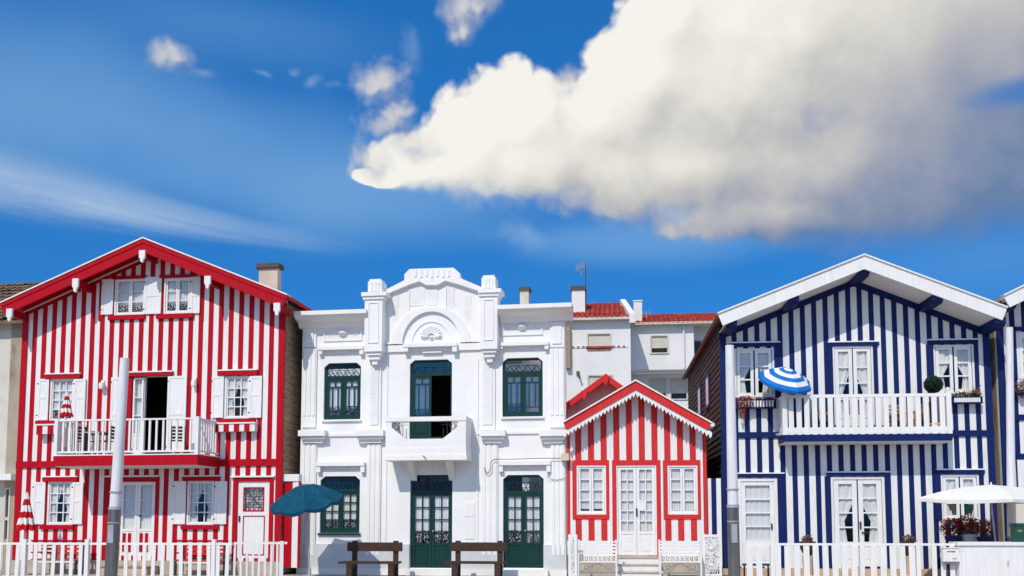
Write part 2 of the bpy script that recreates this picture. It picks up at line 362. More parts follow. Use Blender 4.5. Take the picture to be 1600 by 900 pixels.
def ubox(name, m, parent, x0, x1, y0, y1, z0, z1, rot=None):   # shared unit box, scaled: pickets, panes, balusters
    k = (name, m)
    if k not in UNIT: UNIT[k] = MB().box(-.5, .5, -.5, .5, -.5, .5).mesh(name, m)
    o = bpy.data.objects.new(name, UNIT[k]); COL.objects.link(o); o.parent = parent
    o.location = ((x0 + x1) / 2, (y0 + y1) / 2, (z0 + z1) / 2); o.scale = (x1 - x0, y1 - y0, z1 - z0)
    if rot: o.rotation_euler = rot
    return o
class Frame:                              # a facade: local x along it, local y into the building, z up
    def __init__(s, px, py, Y, deg):
        p = W(px, py, Y); s.o = Vector((p.x, p.y, 0)); s.a = math.radians(deg)
        s.U = Vector((math.cos(s.a), math.sin(s.a), 0)); s.N = Vector((math.sin(s.a), -math.cos(s.a), 0))
    def at(s, px, py, off=0.0):
        d = ray(px, py); q = s.o + s.N * off
        t = (q - EYE).dot(s.N) / d.dot(s.N); p = EYE + d * t - s.o
        return p.dot(s.U), p.z
    def u(s, px, py, off=0.0): return s.at(px, py, off)[0]
    def z(s, px, py, off=0.0): return s.at(px, py, off)[1]
    def rect(s, x0, x1, y0, y1, off=0.0):
        xm, ym = (x0 + x1) / 2, (y0 + y1) / 2
        return s.u(x0, ym, off), s.u(x1, ym, off), s.z(xm, y1, off), s.z(xm, y0, off)
    def root(s, name, label, cat, group=None): return thing(name, label, cat, s.o, s.a, group)
    def w(s, u, y, z): return s.o + s.U * u - s.N * y + Vector((0, 0, z))
def cells(u0, u1, z0, topf, ops, brk=()):
    xs = {u0, u1}
    for o in ops: xs |= {x for x in o[:2] if u0 < x < u1}
    xs |= {b for b in brk if u0 < b < u1}
    xs = sorted(xs); res = []
    for a, b in zip(xs, xs[1:]):
        if b - a < 1e-4: continue
        m = (a + b) / 2; lo = z0
        for o in sorted((o for o in ops if o[0] < m < o[1] and o[2] < min(topf(a), topf(b))), key=lambda o: o[2]):
            if o[2] > lo + .004 and o[2] < min(topf(a), topf(b)): res.append((a, b, lo, lo, o[2], o[2]))
            lo = max(lo, o[3])
        if min(topf(a), topf(b)) > lo - .02: res.append((a, b, lo, lo, max(topf(a), lo), max(topf(b), lo)))
    return res
def wall_obj(name, m, parent, u0, u1, z0, topf, ops, y0, y1, brk=()):
    mb = MB()
    for a, b, l0, l1, h0, h1 in cells(u0, u1, z0, topf, ops, brk): mb.prism([(a, l0), (b, l1), (b, h1), (a, h0)], y0, y1)
    return mb.build(name, m, parent) if mb.v else None
def stripes(parent, edges, z0, topf, ops, brk, colour, off=.0):
    """edges: sorted u borders; alternate coloured and white boards, the coloured ones proud"""
    for i, (a, b) in enumerate(zip(edges, edges[1:])):
        c = i % 2 == 0
        y = -.022 if c else -.010
        y -= rng.uniform(0, .003)
        g = .0015
        cs = cells(a + g, b - g, z0 + rng.uniform(0, .004), topf, ops, brk); grp = []
        for q in cs:                       # one object per connected board
            hit = [p for p in grp if any(abs(q[0] - r[1]) < 1e-6 and q[2] < r[4] - .002 and r[2] < q[4] - .002 for r in p)]
            new = [q] + [r for p in hit for r in p]; grp = [p for p in grp if p not in hit] + [new]
        for p in grp:
            mb = MB()
            for a_, b_, l0, l1, h0, h1 in p:
                if h0 - l0 > .01 or h1 - l1 > .01: mb.prism([(a_, l0), (b_, l1), (b_, h1), (a_, h0)], y - off, .004)
            if mb.v: mb.build('plank', colour if c else 'white', parent)
def gable(parent, F, apex, left, right, off, t, depth, m_roof, m_barge, barge_h, m_edge=None, barge_t=.05, edge=True, mould=True, drop=0.0):
    """roof with two slopes and its barge boards; px points are the upper line of the front"""
    A = Vector(F.at(*apex, off)); Lp = Vector(F.at(*left, off)); Rp = Vector(F.at(*right, off))
    for P in (Lp, Rp):
        d = (P - A).normalized(); nrm = Vector((d.y, -d.x));
        if nrm.y > 0: nrm = -nrm
        dn = Vector((0, -t / abs(nrm.y)))
        MB().prism([A, P, P + nrm * t, A + dn], -off + .02, depth).build('roof_slope', m_roof, parent)
        b = Vector((0, -barge_h / abs(nrm.y)))
        o2 = Vector((0, -.02 / abs(nrm.y)))
        MB().prism([A + o2, P + nrm * .02, P + nrm * barge_h, A + b], -off - barge_t, -off + .015).build('bargeboard', m_barge, parent)
        if mould:
            k1 = .36
            MB().prism([A + o2 * .9, P + nrm * .018, P + nrm * barge_h * k1, A + b * k1], -off - barge_t - .022, -off - barge_t + .004).build('bargeboard', m_barge, parent)
        if edge:
            MB().prism([A - o2, P - nrm * .02, P + nrm * .019, A + o2 * .95], -off - barge_t - .045, -off + .25).build('roof_edge', m_edge or 'white', parent)
    sl = (A.y - Lp.y) / (A.x - Lp.x); sr = (A.y - Rp.y) / (Rp.x - A.x)
    dv = t * math.sqrt(1 + sl * sl)
    def topf(u): return A.y - dv + .01 - drop - (sl * (A.x - u) if u < A.x else sr * (u - A.x))
    return topf, A, Lp, Rp
def curtain(parent, u0, u1, z0, z1, y, style, m=None):
    me = MB(); nx = 14 if style != 'parted' else 8; nz = 8
    def sheet(fx0, fx1, mb):
        ph = rng.uniform(0, 6); vs = []
        for j in range(nz + 1):
            t = j / nz; z = z1 + (z0 - z1) * t
            a, b = fx0(t), fx1(t)
            for i in range(nx * 2 + 1):
                s = i / (nx * 2)
                vs.append((a + (b - a) * s, y + .018 * math.sin(s * nx * 2.1 + ph) * (1 if style != 'plain' else .5), z))
        w = nx * 2 + 1
        mb.add(vs, [(j * w + i, j * w + i + 1, (j + 1) * w + i + 1, (j + 1) * w + i) for j in range(nz) for i in range(w - 1)])
    wd = u1 - u0
    if style == 'parted':
        def g(t): return .5 - .27 * min(1, max(0, (t - .12) / .5)) ** 1.4 + (.06 * max(0, (t - .62) / .38))
        sheet(lambda t: u0, lambda t: u0 + wd * g(t), me); sheet(lambda t: u1 - wd * g(t), lambda t: u1, me)
        sheet(lambda t: u0 if t < .25 else u0, lambda t: u0 + wd * (.52 if t < .2 else g(t)), me)
    else:
        sheet(lambda t: u0, lambda t: u1, me)
    o = me.build('curtain', m or ('lace' if style == 'lace' else 'curtain'), parent, smooth=False)
    uv = o.data.uv_layers.new(name='UV')
    for lp in o.data.loops:
        co = o.data.vertices[lp.vertex_index].co
        uv.data[lp.index].uv = ((co.x - u0) / (wd + 1e-6), (co.z - z0) / (z1 - z0 + 1e-6))
    return o
def casement(parent, r, leaves=2, cols=1, rows=3, m='white', fw=.06, sw=.05, mw=.025, depth=.05, front=-.03, cur='plain', kick=0.0, gap=None, kick_m=None, name='window', curz=None, low=0.0, gap_m=None):
    """glazed window or door set into rect r of the wall: frame and sashes, one pane object per light, curtain behind"""
    u0, u1, z0, z1 = r; f = MB()
    f.box(u0, u0 + fw, front, depth + .06, z0, z1); f.box(u1 - fw, u1, front, depth + .06, z0, z1)
    f.box(u0 + fw, u1 - fw, front, depth + .06, z1 - fw, z1)
    if name == 'window': f.box(u0 + fw, u1 - fw, front, depth + .06, z0, z0 + fw)
    panes = []
    iu0, iu1, iz0, iz1 = u0 + fw, u1 - fw, z0 + (fw if name == 'window' else 0), z1 - fw
    lw = (iu1 - iu0) / leaves; gp = .004 if gap is None else gap
    for k in range(leaves):
        a, b = iu0 + lw * k + gp, iu0 + lw * (k + 1) - gp
        f.box(a, a + sw, .0, depth, iz0, iz1); f.box(b - sw, b, .0, depth, iz0, iz1)
        f.box(a + sw, b - sw, .0, depth, iz1 - sw, iz1); f.box(a + sw, b - sw, .0, depth, iz0, iz0 + sw + kick * 0)
        g0 = iz0 + sw + kick; g1 = iz1 - sw
        if kick > 0:
            f.box(a + sw, b - sw, .0, depth, g0 - sw, g0)
            f.box(a + sw, b - sw, .014, depth - .01, iz0 + sw, g0 - sw)
            f.box(a + sw + .05, b - sw - .05, .002, .016, iz0 + sw + .06, g0 - sw - .06)
        cw = (b - a - 2 * sw) / cols; rh = (g1 - g0) / rows
        for i in range(1, cols): f.box(a + sw + cw * i - mw / 2, a + sw + cw * i + mw / 2, .006, depth - .006, g0, g1)
        for j in range(1, rows): f.box(a + sw, b - sw, .004, depth - .004, g0 + rh * j - mw / 2, g0 + rh * j + mw / 2)
        for i in range(cols):
            for j in range(rows):
                panes.append((a + sw + cw * i + mw / 2 * (i > 0), a + sw + cw * (i + 1) - mw / 2 * (i < cols - 1), g0 + rh * j + mw / 2 * (j > 0), g0 + rh * (j + 1) - mw / 2 * (j < rows - 1)))
    w = f.build(name, m, parent)
    if gap and gap_m: box('mullion', gap_m, w, iu0 + lw - gap * .9, iu0 + lw + gap * .9, .012, depth, iz0, iz1)
    elif gap: box('mullion', m, w, iu0 + lw - gap * .9, iu0 + lw + gap * .9, .012, depth, iz0, iz1)
    for (a, b, c, d) in panes: ubox('pane', 'glass', w, a, b, depth * .55, depth * .55 + .005, c, d)
    if cur:
        for k in range(leaves):
            a, b = iu0 + lw * k + gp + sw * .6, iu0 + lw * (k + 1) - gp - sw * .6
            if cur == 'halves':
                pass
            else: curtain(w, a, b, iz0 + (kick if kick else 0) + .01 + low, iz1 - .02, depth + .025, cur)
        if cur == 'halves': curtain(w, iu0, iu1, iz0 + kick + .01, iz1 - .01, depth + .025, 'parted')
    return w
def shutter(parent, r, m='white', y0=-.075, split=.55):
    u0, u1, z0, z1 = r; b = MB(); t = .035; s = min(.075, (u1 - u0) * .24)
    b.box(u0, u0 + s, y0, y0 + t, z0, z1); b.box(u1 - s, u1, y0, y0 + t, z0, z1)
    zm = z0 + (z1 - z0) * split
    for a, c in ((z0, z0 + s), (zm - s * .5, zm + s * .5), (z1 - s, z1)): b.box(u0 + s, u1 - s, y0 + .001, y0 + t - .001, a, c)
    b.box(u0 + s, u1 - s, y0 + .013, y0 + t - .006, z0 + s, zm - s * .5); b.box(u0 + s, u1 - s, y0 + .013, y0 + t - .006, zm + s * .5, z1 - s)
    o = b.build('shutter', m, parent)
    h = MB()
    for z in (z0 + .15, z1 - .15): h.box(u0 - .02, u0 + .03, y0 - .004, y0 + .006, z - .02, z + .02)
    h.build('hinge', 'iron', o)
    return o
def trim(name, m, parent, r, y0=-.06, y1=.01): return box(name, m, parent, r[0], r[1], y0, y1, r[2], r[3])
def house_box(parent, u0, u1, depth, ztop, m_side, m_in='dark', topf=None, brk=()):
    """hollow body behind the front wall"""
    wall_obj('back_wall', m_side, parent, u0, u1, 0, topf or (lambda u: ztop), [], depth - .2, depth, brk)
def scatter_seed(k): return random.Random(k)
# ------------------------------------------------------------------ ground
def sheet(name, m, x0, x1, y0, y1, z, kind='structure'):
    mb = MB(); mb.add([(x0, y0, z), (x1, y0, z), (x1, y1, z), (x0, y1, z)], [(0, 1, 2, 3)])
    return mb.build(name, m, None, kind=kind)
sheet('ground', 'earth', -1500, 1500, -1500, 1500, -.16)
sheet('road', 'cobbles', -400, 400, -6, 15.5, -.125)
MB().box(-60, 60, 15.65, 62, -.3, 0).build('pavement', 'paving', None, kind='structure')
MB().box(-60, 60, 15.5, 15.648, -.3, .004).build('kerb', 'beige', None, kind='structure')
# ================================================================== big red and white striped house
def red_house():
    F = Frame(439, 870, 28.0, -4.5)
    R = F.root('striped_house', 'large red and white striped house with five white roof pendants and an upper balcony', 'house', 'striped beach houses')
    OV = .7
    topf, A, Lp, Rp = gable(R, F, (225.4, 372.4), (2, 474), (450, 461), OV, .10, 10.5, 'red', 'red', .40, 'whitecloth')
    brk = [A.x]
    uL, uR = F.u(25, 790), F.u(441, 700)
    pz = F.z(230, 876)                                            # top of the stone plinth
    bz0, bz1 = F.z(230, 730), F.z(230, 719)
    ops = []
    # --- openings (measured on the photograph)
    att = [F.rect(180, 228.5, 435, 492.5), F.rect(257, 298.5, 434, 490)]
    w1 = F.rect(79, 116, 592, 658); w2 = F.rect(352, 390.5, 588, 654)
    bd = F.rect(203, 262, 588, 712)
    g1 = F.rect(75, 113, 752, 820); g2 = F.rect(293, 335, 751, 820)
    dd = F.rect(186.5, 242.5, 753, 868); sd = F.rect(371, 421, 752, 872)
    ops = att + [w1, w2, bd, g1, g2, dd, sd]
    # --- structure
    wall_obj('wall', 'white', R, uL, uR, 0, topf, ops, 0, .2, brk)
    H = topf(uR)
    box('side_wall', 'shingle', R, uR - .2, uR - .004, .2, 10, 0, topf(uR) - .02)
    box('side_wall', 'white', R, uL + .004, uL + .2, .2, 10, 0, topf(uL) - .02)
    house_box(R, uL, uR, 10, H, 'white', topf=topf, brk=brk)
    # shingled flank: rows of boards
    nb = 34
    for i in range(nb):
        z = .05 + (topf(uR) - .15) * i / nb; h = (topf(uR) - .15) / nb
        MB().prism([(uR - .004, z), (uR + .028, z), (uR + .008, z + h), (uR - .004, z + h)], .03 + rng.uniform(0, .01), 9.98).build('clapboard', 'shinglel', R)
    # interior floor so the rooms stay dark
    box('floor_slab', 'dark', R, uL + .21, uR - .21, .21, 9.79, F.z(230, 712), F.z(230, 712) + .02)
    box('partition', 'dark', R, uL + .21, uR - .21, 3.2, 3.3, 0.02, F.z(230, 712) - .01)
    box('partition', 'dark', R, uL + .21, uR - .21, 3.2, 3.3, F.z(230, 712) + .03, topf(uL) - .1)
    # --- boards
    n = 53; span = uR - uL; wr, ww = .47, .53
    pitch = span / (26 + wr)
    edges = []
    for i in range(27): edges += [uL + pitch * i, uL + pitch * (i + wr)]
    edges[-1] = uR
    so = [(a - .0, b, c, d) for a, b, c, d in ops]
    stripes(R, edges, bz1, topf, so, brk, 'red')
    low = lambda u: bz0
    stripes(R, edges, pz, low, so, [], 'red')
    cw = .17
    MB().prism([(uL - .02, pz), (uL + cw, pz), (uL + cw, topf(uL + cw)), (uL - .02, topf(uL - .02))], -.05, .0).build('corner_board', 'red', R)
    MB().prism([(uR - cw, pz), (uR + .03, pz), (uR + .03, topf(uR)), (uR - cw, topf(uR - cw))], -.05, .0).build('corner_board', 'red', R)
    box('floor_band', 'red', R, uL - .03, uR + .03, -.06, -.001, bz0, bz1)
    box('plinth', 'beige', R, uL - .05, uR + .04, -.04, -.001, 0, pz)
    # raking boards under the eaves
    for s in (-1, 1):
        e = uL if s < 0 else uR
        for dz, hh, mm, yy in ((.0, .13, 'red', -.07), (.14, .05, 'white', -.055), (.20, .10, 'red', -.05)):
            MB().prism([(A.x, topf(A.x) - dz), (e, topf(e) - dz), (e, topf(e) - dz - hh), (A.x, topf(A.x) - dz - hh)], yy, -.024).build('rake_board', mm, R)
    # purlins and their white pendants
    for px, pyt, pyb in ((17, 483, 503), (120, 436, 457.5), (224, 392, 411), (326, 432, 452), (434, 474, 494)):
        u, z1 = F.at(px, pyt, OV + .05); z0 = F.z(px, pyb, OV + .05); w = .095
        MB().box(u - .06, u + .06, -OV + .02, .1, z0 + .17, z1 - .02).build('purlin', 'red', R)
        h = z1 - z0
        MB().prism([(u - w, z1), (u - w, z0 + h * .42), (u - w * .55, z0 + h * .3), (u - w * .45, z0 + h * .1), (u, z0), (u + w * .45, z0 + h * .1), (u + w * .55, z0 + h * .3), (u + w, z0 + h * .42), (u + w, z1)], -OV - .13, -OV - .055).build('pendant', 'white', R)
    # attic windows
    for k, r in enumerate(att):
        casement(R, r, 2, 1, 3, fw=.045, sw=.05, cur='lace', mw=.022)
    trim('window_head', 'red', R, F.rect(176, 229.5, 432, 436.5), -.09); trim('window_head', 'red', R, F.rect(251, 308, 430, 434.5), -.09)
    trim('window_sill', 'red', R, F.rect(171, 228, 493, 500), -.1); trim('window_sill', 'red', R, F.rect(246, 304, 491, 498), -.1)
    for x0, x1, y0, y1 in ((160.5, 178.5, 437, 492), (227, 253.6, 433.5, 491), (299, 314, 433, 490)): shutter(R, F.rect(x0, x1, y0, y1), split=.5)
    for x0, x1 in ((155.5, 159.5), (315, 319.5)):
        r = F.rect(x0, x1, 440, 502); trim('side_trim', 'red', R, r, -.03)
    # first floor windows: sashes three panes wide
    for k, r in enumerate((w1, w2)):
        casement(R, r, 1, 3, 4, fw=.05, sw=.03, mw=.03, cur='lace' if k == 0 else 'halves')
    trim('window_head', 'red', R, F.rect(73, 128, 585.5, 592), -.10); trim('window_head', 'red', R, F.rect(343, 403.6, 580, 587), -.10)
    for x0, x1, y0, y1 in ((73, 128, 583.6, 585.4), (343, 403.6, 577.8, 579.8)): trim('window_head', 'white', R, F.rect(x0, x1, y0, y1), -.12)
    for x0, x1, y0, y1 in ((60.6, 77.5, 592.5, 657), (116.5, 135, 592.5, 657), (332, 350.5, 588, 653), (391, 410, 588, 653)): shutter(R, F.rect(x0, x1, y0, y1))
    trim('window_sill', 'red', R, F.rect(58, 112, 657.5, 663), -.10); trim('window_sill', 'red', R, F.rect(340, 400, 655, 660), -.12)
    # striped flower boxes
    for x0, x1, y0, y1 in ((57.5, 92, 663.5, 679), (333.5, 398, 661, 675)):
        a, b, c, d = F.rect(x0, x1, y0, y1, .25)
        bx = MB().box(a, b, -.25, -.035, c + .02, d - .02).build('flower_box', 'white', R)
        box('rim', 'white', bx, a - .02, b + .02, -.28, -.03, d - .022, d + .02)
        k = 8 if x1 > 300 else 4
        for i in range(k): 
            if i % 2 == 0: box('slat', 'red', bx, a + (b - a) * i / k, a + (b - a) * (i + 1) / k, -.268, -.249, c, d - .024)
    # balcony doorway
    trim('door_head', 'red', R, F.rect(200, 271, 582.5, 588), -.10); trim('door_head', 'white', R, F.rect(200, 272, 580.5, 582.4), -.12)
    box('door_frame', 'red', R, bd[0] - .05, bd[0] + .05, -.045, .1, bd[2], bd[3])
    r = bd; lw = .38
    dl = casement(R, (r[0] + .055, r[0] + .055 + lw, r[2] + .02, r[3] - .02), 1, 1, 3, fw=.02, sw=.05, cur='plain', kick=.6, name='door', front=.05, depth=.09)
    shutter(R, F.rect(262.5, 292, 588, 706), split=.5); shutter(R, F.rect(174, 198, 590, 706), split=.5)
    # wall lamps
    for px, py in ((159, 601), (303, 597)):
        u, z = F.at(px, py, .1); l = MB().box(u - .05, u + .05, -.06, -.02, z - .02, z + .14).build('wall_lamp', 'white', R)
        MB().lathe([(.02, .06), (.07, .05), (.085, -.03), (.075, -.13), (.03, -.15), (.0, -.15)], (u + .02, -.14, z), 12).build('lamp_shade', 'white', l, smooth=True)
    # ground floor
    for r in (g1, g2): casement(R, r, 1, 3, 4, fw=.055, sw=.03, mw=.03, cur='halves')
    for x0, x1, y0, y1 in ((53, 72, 753.5, 819), (114, 131, 753.5, 819), (272, 291.5, 752, 819), (336.5, 355.5, 752, 819)): shutter(R, F.rect(x0, x1, y0, y1))
    for x0, x1, y0, y1 in ((69, 123, 746, 752.5), (287, 345, 745, 751.5)):
        trim('window_head', 'red', R, F.rect(x0, x1, y0, y1), -.10); trim('window_head', 'white', R, F.rect(x0, x1, y0 - 2, y0 - .2), -.12)
    for x0, x1 in ((50, 130), (270, 357)): trim('window_sill', 'red', R, F.rect(x0 + 14, x1 - 14, 820.5, 827), -.09); trim('ledge', 'red', R, F.rect(x0, x1, 843.5, 845.5), -.05)
    # double door with striped foot
    rr = F.rect(165, 248, 746, 868)
    box('door_frame', 'red', R, rr[0], dd[0], -.05, .05, pz, rr[3]); box('door_frame', 'red', R, dd[1], rr[1], -.05, .05, pz, rr[3]); box('door_frame', 'red', R, dd[0], dd[1], -.05, .05, dd[3], rr[3])
    trim('door_head', 'white', R, F.rect(165, 250, 743, 745.5), -.09)
    d = casement(R, dd, 2, 1, 3, fw=.03, sw=.075, cur='plain', kick=.72, name='door', gap=.012)
    for k in range(2):
        m0 = dd[0] + .03 + (dd[1] - dd[0] - .06) / 2 * k
        for j in range(2):
            a = m0 + .10 + .17 * j; box('slat', 'red', d, a, a + .10, -.012, .004, F.z(210, 862), F.z(210, 833))
    h = MB().lathe([(0, .03), (.03, .02), (.03, -.02), (0, -.03)], ((dd[0] + dd[1]) / 2 + .09, -.03, F.z(215, 806)), 8).build('handle', 'iron', d)
    # side entrance door
    rr = F.rect(364, 427, 747, 870)
    box('door_frame', 'red', R, rr[0], sd[0], -.05, .05, pz, rr[3]); box('door_frame', 'red', R, sd[1], rr[1], -.05, .05, pz, rr[3]); box('door_frame', 'red', R, sd[0], sd[1], -.05, .05, sd[3], rr[3])
    trim('door_head', 'white', R, F.rect(362, 430, 743.5, 746), -.10)
    gr = F.rect(382, 411, 763, 797); lp = F.rect(380.5, 412, 807, 866)
    D = MB()
    for a, b, l0, l1, h0, h1 in cells(sd[0] + .003, sd[1] - .003, sd[2], lambda u: sd[3] - .003, [gr]): D.prism([(a, l0), (b, l1), (b, h1), (a, h0)], .0, .06)
    D = D.build('door', 'white', R)
    def outline(r, w, par): 
        b = MB(); y0, y1 = -.018, .004
        b.box(r[0] - w, r[0], y0, y1, r[2] - w, r[3] + w); b.box(r[1], r[1] + w, y0, y1, r[2] - w, r[3] + w)
        b.box(r[0], r[1], y0, y1, r[3], r[3] + w); b.box(r[0], r[1], y0, y1, r[2] - w, r[2]); b.build('door_trim', 'red', par)
    outline(gr, .035, D); outline(lp, .025, D)
    ubox('pane', 'glass', D, gr[0], gr[1], .04, .045, gr[2], gr[3])
    box('curtain', 'curtain', D, gr[0], gr[1], .10, .11, gr[2], gr[3])
    g = MB(); cx, cz = (gr[0] + gr[1]) / 2, (gr[2] + gr[3]) / 2; hw, hh = (gr[1] - gr[0]) / 2, (gr[3] - gr[2]) / 2
    for i in range(-1, 2): g.rod((cx + i * hw * .55, .01, gr[2]), (cx + i * hw * .55, .01, gr[3]), .012, n=6)
    for i in range(-1, 2): g.rod((gr[0], .01, cz + i * hh * .5), (gr[1], .01, cz + i * hh * .5), .012, n=6)
    for sx in (-1, 1):
        for sz in (-1, 1):
            c = Vector((cx + sx * hw * .5, .01, cz + sz * hh * .5))
            g.tube([c + Vector((math.cos(t * .7) * (.03 + .010 * t), 0, math.sin(t * .7) * (.03 + .010 * t))) for t in range(11)], .010, 5)
            g.rod((cx, .01, cz), (cx + sx * hw, .01, cz + sz * hh), .010, n=5)
    g.build('grille', 'iron', D)
    MB().box(sd[0] + .05, sd[0] + .085, -.05, 0, F.z(374, 815), F.z(374, 806)).build('handle', 'iron', D)
    # balcony
    DB = 1.43
    f0, f1, fz0, fz1 = F.rect(83, 308.5, 711.5, 727, DB)
    B = MB().box(f0, f1, -DB, -.062, fz0, fz1).build('balcony', 'red', R)
    box('soffit', 'white', B, f0 + .05, f1 - .05, -DB + .05, -.1, fz0 - .03, fz0 - .001)
    deck = box('deck', 'white', B, f0 - .01, f1 + .01, -DB - .015, -.062, fz1 + .001, fz1 + .035)
    z0, z1 = fz1 + .036, F.z(200, 654, DB)
    zt = z1 - .045
    for u in (f0 + .05, f1 - .05): box('post', 'white', B, u - .05, u + .05, -DB + .0, -DB + .1, z0, z1 + .03)
    box('rail', 'white', B, f0 + .10, f1 - .10, -DB + .015, -DB + .085, zt, z1)
    box('rail', 'white', B, f0 + .10, f1 - .10, -DB + .02, -DB + .08, z0 + .05, z0 + .10)
    k = 21
    for i in range(1, k):
        u = f0 + .05 + (f1 - f0 - .1) * i / k; ubox('baluster', 'white', B, u - .027, u + .027, -DB + .03, -DB + .07, z0 + .101, zt - .001)
    for u in (f0 + .05, f1 - .05):
        box('rail', 'white', B, u - .035, u + .035, -DB + .1, -.063, zt, z1); box('rail', 'white', B, u - .03, u + .03, -DB + .1, -.063, z0 + .05, z0 + .10)
        for i in range(1, 9):
            y = -DB + .05 + (DB - .1) * i / 9; ubox('baluster', 'white', B, u - .02, u + .02, y - .027, y + .027, z0 + .101, zt - .001)
    # chimney
    rx = F.u(418, 440, -1.5)
    p = [F.at(404, 450, -1.5), F.at(434, 418, -1.5)]
    c = MB().box(p[0][0], p[1][0], 1.5, 1.8, topf(p[0][0]) - .5, p[1][1]).build('chimney', 'chimney', R)
    q = F.rect(401, 437, 412, 419, -1.5); box('chimney_cap', 'cap', c, q[0], q[1], 1.42, 1.86, q[2], q[3])
    # furniture on the balcony
    zf = fz1 + .036
    for k, (px, who) in enumerate(((132, 'left'), (164, 'right'))):
        u = F.u(px, 690, .9); chair(F.w(u, -.85, zf), F.a + (1.3 if k == 0 else -1.4), 'bench', ('brown slatted chair on the red house balcony under the closed parasol', 'brown slatted chair on the red house balcony beside the tall pole')[k], 'wooden chairs on balconies')
    u = F.u(275, 690, .8); chair(F.w(u, -.7, zf), F.a + .4, 'bench', 'dark chair at the right end of the red house balcony', 'wooden chairs on balconies')
    t = thing('side_table', 'small red and white table between the chairs on the red house balcony', 'table', F.w(F.u(149, 690, .9), -.9, zf), F.a)
    box('table_top', 'white', t, -.28, .28, -.28, .28, .66, .69); box('tablecloth', 'redcloth', t, -.30, .30, -.30, .30, .691, .70)
    for sx in (-1, 1):
        for sy in (-1, 1): ubox('leg', 'white', t, sx * .24 - .02, sx * .24 + .02, sy * .24 - .02, sy * .24 + .02, 0, .659)
    closed_parasol(F.w(F.u(103.5, 650, 1.1), -1.1, zf), F.z(103.5, 613, 1.1) - zf, F.z(103.5, 651, 1.1) - zf, .16, 'closed red and white striped parasol standing on the upper balcony')
    closed_parasol(F.w(F.u(40, 830, 1.2), -1.2, 0), F.z(41, 770, 1.2), F.z(41, 829, 1.2), .23, 'closed red and white striped parasol standing in the front yard at ground level')
    # red benches against the house
    for px, lab in ((92, 'red slatted bench under the left ground floor window of the red house'), (312, 'red slatted bench under the right ground floor window of the red house')):
        w0 = F.w(F.u(px, 870, .6), -.55, 0); garden_bench(w0, F.a, 1.55, 'redpaint_bench', lab)
    # entrance steps
    st = thing('door_step', 'low beige step before the striped double door', 'steps', F.w((dd[0] + dd[1]) / 2, -.5, 0), F.a)
    box('tread', 'beige', st, -.75, .75, -.2, .44, .0, pz * .55); box('tread', 'oak', st, -.77, .77, -.23, .45, pz * .55 + .001, pz * .55 + .03)
    return F
def chair(loc, rz, m, label, group=None):
    t = thing('balcony_chair', label, 'chair', loc, rz, group)
    for sx in (-1, 1):
        ubox('leg', m, t, sx * .2 - .02, sx * .2 + .02, -.22, -.18, 0, .62); ubox('leg', m, t, sx * .2 - .02, sx * .2 + .02, .18, .22, 0, .88)
        ubox('armrest', m, t, sx * .2 - .03, sx * .2 + .03, -.24, .18, .621, .65)
    for i in range(5): ubox('seat_slat', m, t, -.2, .2, -.2 + .08 * i, -.14 + .08 * i, .42, .44)
    for i in range(4): ubox('back_slat', m, t, -.175, .175, .185, .205, .5 + .1 * i, .57 + .1 * i)
    return t
def garden_bench(loc, rz, w, m, label):
    m = 'lred'
    t = thing('garden_bench', label, 'bench', loc, rz, 'red benches in front of the red house')
    h = w / 2
    for i in range(3): ubox('back_slat', m, t, -h, h, .22, .25, .58 + .12 * i, .65 + .12 * i)
    for i in range(4): ubox('seat_slat', m, t, -h, h, -.25 + .115 * i, -.16 + .115 * i, .42, .45)
    for s in (-1, 1):
        ubox('leg', 'iron', t, s * (h - .12) - .03, s * (h - .12) + .03, -.24, -.18, 0, .419)
        ubox('leg', 'iron', t, s * (h - .12) - .03, s * (h - .12) + .03, .16, .219, 0, .86)
        ubox('armrest', m, t, s * (h - .03) - .03, s * (h - .03) + .03, -.26, .218, .62, .66)
    ubox('apron', 'white', t, -h + .16, h - .16, -.225, -.2, .35, .41)
    return t
def closed_parasol(loc, ztop, zbot, r, label):
    t = thing('closed_parasol', label, 'parasol', loc, rng.uniform(0, 1), 'closed striped parasols')
    p = MB().rod((0, 0, 0), (0, 0, ztop + .02), .02, n=8).build('pole', 'white', t)
    h = ztop - zbot; mb = MB(); N = 6; n = 20
    prof = []
    for k in range(N * 2 + 1):
        s = k / (N * 2); prof.append((.02 + (r - .02) * s ** .9, ztop - h * s))
    rings = []
    for r_, z in prof:
        rings.append([(r_ * (1 + .22 * math.cos(8 * 2 * math.pi * i / 32)) * math.cos(2 * math.pi * i / 32), r_ * (1 + .22 * math.cos(8 * 2 * math.pi * i / 32)) * math.sin(2 * math.pi * i / 32), z + (-.03 * math.cos(8 * 2 * math.pi * i / 32) * (r_ / r))) for i in range(32)])
    for k in range(len(rings) - 1):
        mb.cur = (k // 2 + 0) % 2
        mb.add(rings[k] + rings[k + 1], [(i, (i + 1) % 32, (i + 1) % 32 + 32, i + 32) for i in range(32)])
    mb.build('canopy', ['whitecloth', 'redcloth'], t)
    MB().lathe([(.30, 0), (.30, .05), (.06, .09), (.03, .25), (.0, .25)], n=16).build('base', 'alu', t)
    return t
FR = red_house()
